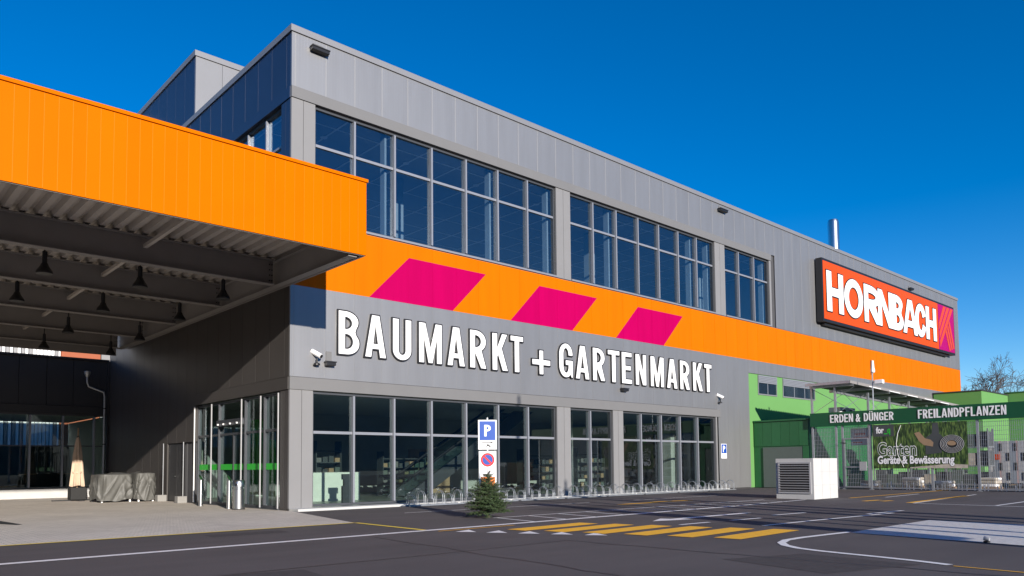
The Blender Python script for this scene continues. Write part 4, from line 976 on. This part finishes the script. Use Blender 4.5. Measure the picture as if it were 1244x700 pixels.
# ventilation box
VB = thing('ventilation_shaft', 'white concrete ventilation shaft with a dark louvred grille', 'ventilation shaft', (17.3, -8.0, 0))
vx0, vx1, vy0, vy1, vh = 16.38, 18.35, -9.08, -7.58, 1.53
MB().box(vx0, vx1, vy0, vy1, 0, vh).build('body', CONC, VB)
MB().box(-.012, .0, 0, 1.18, 0, 1.06).build('grille_recess', BLK, VB, (vx0, vy0+.16, .27))
fr = MB(); fr.box(-.035, .0, -.06, 0, -.06, 1.12).box(-.035, 0, 1.18, 1.24, -.06, 1.12).box(-.035, 0, 0, 1.18, -.06, 0).box(-.035, 0, 0, 1.18, 1.06, 1.12)
fr.build('grille_frame', SEAM, VB, (vx0, vy0+.16, .27))
for k in range(11):
    MB().prism([(-.05, .0), (-.014, .035), (-.014, .045), (-.055, .012)], 1, 0, 1.18).build('louvre', GRY, VB, (vx0, vy0+.16, .29+.095*k))
for z in (.52, 1.02): box('joint', SEAM, vx0-.002, vx1+.002, vy0-.002, vy0, z, z+.008, VB)
for x in (17.05, 17.7): box('joint', SEAM, x, x+.008, vy0-.0035, vy0-.0022, .0, vh-.004, VB)
# ground spotlight in the white bay
gs = thing('ground_spotlight', 'small white ground spotlight beside the white painted bay', 'spotlight', (3.38, -18.35, 0))
MB().lathe([(.05, 0), (.05, .025), (.02, .03)], n=16).build('foot', BLK, gs, (3.38, -18.35, .005)); MB().tube([(0, -.04, .06), (0, .04, .075)], [.03, .038], 14).build('head', SEAM, gs, (3.38, -18.35, 0))
# ================================================================== GARDEN YARD (fence runs along X = 28)
XF = 28.0
LK = tag(box('green_lock_up', DGREEN, 28.05, 36, -3.2, -.0, .02, 3.66), 'dark green flat-roofed lock-up with grey door against the rendered wall', 'lock-up')
for k in range(6): box('wall_panel', DGREEN, 28.015, 28.047, -3.2+.53*k+.006, -3.2+.53*(k+1)-.006, 2.30, 3.62, LK)
dd = box('door', DOORG, 28.0, 28.046, -2.85, -.55, .03, 2.24, LK); MB().tube([(-.06, 0, -.1), (-.06, 0, .1)], .015).build('handle', INOX, dd, (28.0, -2.65, 1.1))
box('door_frame', DGREEN, 27.99, 28.04, -3.2, -2.87, .02, 2.28, LK); box('roof_edge', DGREEN, 27.96, 36.05, -3.26, -.01, 3.665, 3.75, LK)
# sign beam
SB = thing('yard_sign_beam', 'long green sign beam reading ERDEN & DÜNGER and FREILANDPFLANZEN', 'sign', (XF, -9, 3.25))
box('beam', BGREEN, XF-.12, XF+.12, -17.5, -3.38, 3.255, 3.965, SB)
def yard_letters(txt, ya, yb, z0, hg, prop):
    n = len(txt); wid = [prop.get(c, 1.0) for c in txt]; gap = .22; tot = sum(wid)+gap*(n-1)
    u = (ya-yb)/tot; y = ya
    for c, w_ in zip(txt, wid):
        if c == '&': me = text_mesh('&', hg*1.38, .02, .012, WLET, lambda a, b, d: Vector((d, -a, b)), w_*u/(hg*1.38*.72))
        else: me = outline_mesh(scaled(glyph(c, w_*u/hg, .145, .135), hg), .02, 0, WLET, lambda a, b, d: Vector((d, -a, b)))
        link('letter', me, (XF-.135, y, z0), SB)
        y -= (w_+gap)*u
prop = {'I': .40, '&': 1.2, 'F': .9, 'E': .9, 'L': .9, 'A': 1.15}
yard_letters('ERDEN', -4.47, -5.65, 3.425, .415, prop); yard_letters('&', -5.79, -6.04, 3.425, .41, prop); yard_letters('DÜNGER', -6.20, -7.62, 3.425, .41, prop)
yard_letters('FREILANDPFLANZEN', -8.75, -12.41, 3.425, .425, prop)
# yard fence: posts and wire mesh bays
FN = thing('yard_fence', 'galvanised wire mesh fence with gate under the green sign beam', 'fence', (XF, -9, 0))
PY = [-3.46, -4.71, -5.04, -6.42, -9.25, -11.21, -14.04, -16.83]
for y in PY: box('post', GALV, XF-.05, XF+.05, y-.05, y+.05, .0, 3.25 if y < -4.8 else 5.36, FN)
for y in PY: box('foot_plate', GALV, XF-.10, XF+.10, y-.10, y+.10, .001, .02, FN)
for a, b in zip(PY, PY[1:]):
    m = MB(); c = Vector((XF, (a+b)/2, 0)); L = (a-b)/2-.06
    n_ = max(2, int(2*L/.08))
    for k in range(n_+1): yy = -L+2*L*k/n_; m.box(-.007, .007, yy-.007, yy+.007, .12, 3.2)
    for k in range(16): z = .14+.2*k; m.box(.0075, .0185, -L, L, z-.006, z+.006)
    m.build('wire_mesh', GALV, FN, c)
    box('rail', GALV, XF-.025, XF+.025, b+.055, a-.055, .06, .11, FN)
gt = MB().box(-.03, .03, -.62, -.56, .1, 2.6).box(-.03, .03, .56, .62, .1, 2.6).box(-.03, .03, -.56, .56, 2.54, 2.6).box(-.03, .03, -.56, .56, .1, .16).box(-.03, .03, -.56, .56, 1.1, 1.16)
g_ = gt.build('gate_frame', GALV, FN, (XF-.07, -5.73, 0)); box('lock_case', SEAM, XF-.14, XF-.105, -6.25, -5.90, .95, 1.40, g_)
MB().tube([(-.02, 0, 0), (-.10, .25, .02)], .02).build('closer_arm', BLK, g_, (XF-.1, -5.25, 2.35))
# banner print on the fence
BN = thing('garden_banner', 'green meadow banner reading Garten Geräte & Bewässerung on mesh fence', 'banner', (XF-.08, -8.7, 1.0))
box('cloth', BANNER, XF-.085, XF-.075, -10.81, -6.58, 1.05, 3.22, BN)
def on_banner(name, me, y, z, d=.088): return link(name, me, (XF-d, y, z), BN)
bxf = lambda a, b, d: Vector((d, -a, b))
box('logo_field', INTD, XF-.089, XF-.0855, -7.60, -6.62, 2.63, 3.19, BN)
on_banner('print_text', text_mesh('for', .42, .003, .016, WLET, bxf, .70), -6.76, 2.80, .0915); on_banner('print_text', text_mesh('_q', .42, .003, .016, DECAL, bxf, .70), -7.14, 2.80, .0915)
on_banner('print_text', text_mesh('Garten', .92, .002, .034, WLET, bxf, .70), -6.78, 1.69, .0885)
on_banner('print_text', text_mesh('Garten', .92, .002, .004, BANNER, bxf, .70), -6.78, 1.69, .0915)
on_banner('print_text', text_mesh('Geräte & Bewässerung', .53, .002, .034, BLK, bxf, .70), -6.78, 1.29, .0945)
on_banner('print_text', text_mesh('Geräte & Bewässerung', .53, .002, .017, WLET, bxf, .70), -6.78, 1.29, .0975)
hose = MB()
for q in range(5):
    r = .50-.065*q; hose.tube([(0, r*math.cos(2*math.pi*k/40), r*.82*math.sin(2*math.pi*k/40)) for k in range(40)], .014, 4, True)
on_banner('hose_print', hose.mesh(SEAM), -10.16, 2.18, .099)
def oval(a, b, m): return MB().prism([(a*math.cos(2*math.pi*k/32), b*math.sin(2*math.pi*k/32)) for k in range(32)], 0, 0, .003).mesh(m)
on_banner('hose_reel_print', oval(.50, .42, RUB), -10.16, 2.18, .0895); on_banner('reel_label_print', oval(.20, .11, WOODT), -10.16, 2.22, .0935)
on_banner('boot_print', MB().prism([(.42, .36), (.20, .42), (-.05, .10), (-.30, .02), (-.42, -.12), (-.38, -.30), (.02, -.22), (.20, -.05)], 0, 0, .003).mesh(WOODT), -8.95, 2.38, .0902)
on_banner('sprayer_print', MB().prism([(-.25, -.62), (.45, -.70), (.42, .10), (.14, .30), (.10, .80), (-.14, .80), (-.18, .28), (-.36, .10)], 0, 0, .003).mesh(INTD), -9.45, 2.40, .0890)
on_banner('soil_print', MB().prism([(1.35, 0), (-1.15, 0), (-1.15, .16), (-.3, .20), (.4, .13), (1.35, .05)], 0, 0, .003).mesh(SACK), -9.64, 1.055, .0893)
cable = MB().tube([(0, .62, .95), (0, .78, .55), (0, .86, .05), (0, .80, -.5), (0, .62, -.9), (0, .55, -1.08)], .012, 5); on_banner('tube_print', cable.mesh(WHT), -8.55, 2.2, .092)
po = thing('white_poster', 'white poster with red print behind the yard gate', 'poster', (28.6, -5.7, 2.2))
box('sheet', WHT, 28.6, 28.62, -6.2, -5.2, 2.24, 3.12, po); box('red_print', SIGNR, 28.595, 28.599, -6.1, -5.3, 2.55, 2.66, po); box('red_print', SIGNR, 28.595, 28.599, -5.95, -5.4, 2.78, 2.86, po); box('red_print', SIGNR, 28.595, 28.599, -5.8, -5.3, 2.36, 2.42, po)
# shelter roof over the yard
SH = thing('yard_shelter', 'steel shelter roof with painted sunlit edges over the garden yard', 'shelter', (27.4, -5.74, 5.4)); SH.rotation_euler.y = math.atan(.030)
x0, x1, y0, y1 = 27.4, 47.0, -5.74, -3.42
mb = MB(); xx = x0
while xx < x1:
    for a, b, za, zb in ((0, .06, 0, .05), (.06, .14, .05, .05), (.14, .20, .05, 0), (.20, .28, 0, 0)): mb.quad((xx+a, y0, 5.44+za), (xx+b, y0, 5.44+zb), (xx+b, y1, 5.44+zb), (xx+a, y1, 5.44+za))
    xx += .28
mb.v = [(a-27.4, b+5.74, c-5.4) for a, b, c in mb.v]; mb.build('roof_sheet', STEEL, SH, (27.4, -5.74, 5.4))
box('fascia', STEEL, x0-.03, x1, y0-.05, y0-.005, 5.36, 5.50, SH); box('fascia', GALV, x0-.05, x0-.005, y0, y1, 5.36, 5.50, SH)
for k in range(7): box('sunlit_edge_strip', WHT, 29.6+2.6*k, 31.1+2.6*k, y0-.075, y0-.052, 5.37, 5.41, SH)  # white strips stand in for the sunlit edges of the roof
for k in range(9): box('rafter', GALV, 27.8+2.3*k, 27.9+2.3*k, y0+.01, y1-.02, 5.28, 5.42, SH)
box('eaves_rail', GALV, 28.06, x1, -4.75, -4.67, 4.98, 5.14, SH)
for k in range(1, 7): box('shelter_post', GALV, 27.95+2.85*k, 28.05+2.85*k, -5.25, -5.15, 0, 5.22-.086*k, FN)
for k in range(6):
    MB().tube([(.1+2.85*k, .7, -1.3), (2.75+2.85*k, .7, -.3)], .014, 5).build('tie_rod', GALV, SH, (28, -5.74, 5.4)); MB().tube([(.1+2.85*k, .74, -.3), (2.75+2.85*k, .74, -1.3)], .014, 5).build('tie_rod', GALV, SH, (28, -5.74, 5.4))
MB().tube([(0, .05, -1.4), (0, 2.2, -.15)], .014, 5).build('tie_rod', GALV, SH, (28, -5.74, 5.4)); MB().tube([(0, .05, -.15), (0, 2.2, -1.4)], .014, 5).build('tie_rod', GALV, SH, (28.03, -5.74, 5.4))
# camera mast above the beam
CM = thing('camera_mast', 'thin mast with white cameras above the green sign beam', 'mast', (XF, -6.63, 3.97))
MB().tube([(0, 0, 0), (0, 0, 1.95)], .032, 8).build('pole', GALV, CM, (XF, -6.63, 3.97)); MB().tube([(0, .06, 0), (0, .06, .75)], .014, 6).build('antenna', BLK, CM, (XF, -6.63, 5.75))
box('white_box', WHT, XF-.12, XF+.12, -7.16, -6.76, 5.26, 5.46, CM, .02); MB().tube([(0, 0, 1.4), (0, -.3, 1.4)], .022, 6).build('arm', GALV, CM, (XF, -6.63, 3.97))
MB().lathe([(.0, -.14), (.09, -.09), (.11, 0), (.08, .12), (.055, .5), (.0, .52)], n=14).build('dome_camera', WHT, CM, (XF, -6.66, 5.95), True)
# things in the yard
SD = thing('timber_shed', 'shed clad in multicoloured vertical boards with dark slots behind fence', 'shed', (34.5, -11.7, 0))
box('frame', INTD, 34.06, 35.8, -13.8, -9.96, .2, 2.38, SD)
for sy in (-13.5, -10.3): box('foot', GALV, 34.2, 35.6, sy-.1, sy+.1, 0, .2, SD)
y = -9.9; k = 0
while y > -13.8:
    wb = .125; box('board', BOARDS[(k*7+k//3) % 4], 34.02, 34.055, y-wb+.008, y, .22+.01*(k % 3), 2.40-.012*(k % 2), SD)
    y -= wb; k += 1
for r_ in range(4):
    for j in range(6):
        yy = -10.1-.66*j-(.33 if r_ % 2 else 0)
        if yy > -13.7: box('slot', RUB, 34.0, 34.018, yy-.12, yy, .38+.50*r_, .78+.50*r_, SD)
box('red_plate', SORA, 33.985, 33.998, -10.45, -9.95, 1.44, 1.72, SD)
rl = ['dark goods rack behind the yard gate', 'dark goods rack behind the left half of the banner', 'dark goods rack behind the right half of the banner', 'dark goods rack left of the timber shed']
for i in range(3):
    y1_ = -4.9-1.9*i; x_ = 32.0
    t = thing('goods_rack', rl[i], 'goods rack', (x_, y1_-.9, 0), 'goods racks in the yard')
    for yy in (y1_-1.82, y1_-.06): 
        for xx in (x_, x_+.8): box('upright', GALV, xx, xx+.06, yy, yy+.06, 0, 3.0, t)
    for z in (.15, 1.1, 2.05): box('shelf', GALV, x_+.065, x_+.795, y1_-1.82, y1_, z, z+.06, t)
    for z in (.215, 1.165, 2.115):
        for q in range(3):
            hh = .50+.12*((q*5+i*3+int(z*7)) % 3); box('goods', (INTD, DOORG, INTD, SACK, ALUD)[(q+i*2+int(z*3)) % 5], x_+.08, x_+.78, y1_-1.78+.59*q, y1_-1.26+.59*q, z, z+hh, t)
for i in range(4):
    x = 29.4+.9*(i % 2); y = -5.6-1.75*i
    t = thing('sack_pallet', ['pallet of soil sacks right behind the yard gate', 'pallet of soil sacks behind the left half of the banner', 'pallet of soil sacks behind the right half of the banner', 'pallet of soil sacks left of the timber shed'][i], 'pallet', (x, y, 0), 'pallets of sacks in the yard')
    for q in range(3): box('runner', WOODT, x+.45*q, x+.45*q+.1, y-.4, y+.4, .0, .1, t)
    for q in range(6): box('deck_board', WOODT, x, x+1.0, y-.4+.14*q, y-.4+.14*q+.1, .101, .125, t)
    for lz in range(2+i % 2):
        for q in range(2): box('sack', SACK if (lz+q+i) % 3 else WHT, x+.02+.49*q, x+.49+.49*q, y-.38, y+.38, .127+.15*lz, .27+.15*lz, t, .05)
for i in range(46):
    y = -6.6-.23*i; hgt = .22+.28*((i*37) % 11)/11
    m = MB().prism([(-.022, 0), (.022, 0), (.024, hgt*.9), (.0, hgt), (-.02, hgt*.9)], 0, 0, .02)
    tag(m.build('white_stake', WHT, None, (28.5+.09*((i*5) % 7), y+.06*((i*3) % 5)/5, 0)), 'short white pointed stake in a row behind the mesh fence', 'stake', 'white stakes behind the mesh fence')
ac = thing('air_conditioner', 'white air conditioner unit on the green lock-up roof', 'air conditioner', (33.5, -2.4, 3.75))
box('casing', WHT, 32.6, 34.6, -2.9, -2.2, 3.81, 4.57, ac, .02)
for x in (33.1, 34.0): MB().tube([(0, 0, 0), (0, -.02, 0)], .26, 20).build('fan_grille', INTD, ac, (x, -2.905, 4.19))
for x in (32.8, 34.3): box('foot', GALV, x, x+.1, -2.8, -2.3, 3.752, 3.808, ac)
# far garden hall
GH = thing('garden_hall', 'green garden hall with flat roof beyond the end of the store', 'building', (64, -4, 0))
box('near_block', LGREEN, 56.0, 62.9, -3.54, -.1, 0, 6.85, GH); box('parapet', ANTH, 55.95, 62.92, -3.59, -.05, 6.855, 6.95, GH)
box('end_block', LGREEN, 63.0, 78, -18, -3.3, 0, 7.05, GH); box('parapet', DGREEN, 62.95, 78.05, -18.05, -3.25, 7.055, 7.15, GH)
# bare trees behind the hall
def bare_tree(x, y, H, seed, label):
    rnd = random.Random(seed); t = thing('bare_tree', label, 'tree', (x, y, 0), 'bare winter trees beyond the hall')
    tk = MB(); cr = MB()
    def grow(p, d, L, r, lev, mb):
        n_ = 3; pts = [p]; rs = [r]
        for i in range(n_):
            d = (d+Vector((rnd.gauss(0, .10), rnd.gauss(0, .10), rnd.gauss(.04, .06)))).normalized(); p = p+d*L/n_; pts.append(p); rs.append(max(.017, r*(1-.30*(i+1)/n_)))
        mb.tube(pts, rs, 6 if lev < 2 else 4, caps=False)
        if lev >= 6: return
        for k in range(3 if lev > 0 else 5):
            ax = d.orthogonal(); ax.rotate(Matrix.Rotation(rnd.uniform(0, 6.28), 3, d)); nd = (d*rnd.uniform(.75, 1.1)+ax*rnd.uniform(.45, .85)).normalized()
            grow(pts[-1] if k < 2 else pts[-2], nd, L*rnd.uniform(.62, .82), rs[-1]*rnd.uniform(.60, .76), lev+1, cr)
    grow(Vector((0, 0, 0)), Vector((0, 0, 1)), H*.27, .50, 0, tk)
    tk.build('trunk', BARK, t, (x, y, 0)); cr.build('crown', BARK, t, (x, y, 0))
bare_tree(88, 6.3, 18.5, 4, 'bare winter tree right behind the end of the store')
bare_tree(97, 2.2, 17.5, 9, 'bare winter tree beyond the green end block')
# ================================================================== FLAGPOLES (outside the picture; their long shadows fall across the lot)
def flagpole(c, y, H, limp, lab):
    x = c+.28*y
    t = thing('flagpole', lab, 'flagpole', (x, y, 0), 'flagpoles along the street')
    MB().tube([(0, 0, 0), (0, 0, H)], [.10, .06], 12).build('mast', WHT, t, (x, y, 0)); MB().lathe([(.16, 0), (.16, .25), (.09, .3)], n=14).build('socket', GALV, t, (x, y, 0))
    m = MB(); n_ = 18; rows = 22; zb = 1.9 if H < 10 else 1.2
    for j in range(rows+1):
        for k in range(n_):
            a = 2*math.pi*k/n_; rr = limp*(1+.30*math.sin(3*a+j*.7)+.22*math.sin(j*1.3)); m.v.append((limp*.9+rr*math.cos(a)*1.4, rr*math.sin(a), H-.4-(H-.4-zb)*j/rows))
    for j in range(rows):
        for k in range(n_): m.f.append((j*n_+k, j*n_+(k+1) % n_, (j+1)*n_+(k+1) % n_, (j+1)*n_+k))
    m.build('limp_flag', ORA, t, (x, y, 0), True)
FL = [(8.4, -24.6, 6.4, .25), (9.9, -24.6, 11.0, .045), (10.9, -24.8, 6.3, .05), (12.6, -24.8, 7.6, .14), (13.6, -24.8, 7.2, .08), (14.6, -25.0, 6.6, .14)]
LB = ['flagpole with the widest limp orange flag beside the white bay', 'tallest flagpole with a slim furled flag second from the white bay', 'flagpole with furled orange flag third from the white bay', 'flagpole with furled orange flag fourth from the white bay', 'flagpole with furled orange flag fifth from the white bay', 'flagpole with furled orange flag sixth from the white bay']
for (c, y, H, lm), lb_ in zip(FL, LB): flagpole(c, y, H, lm, lb_)
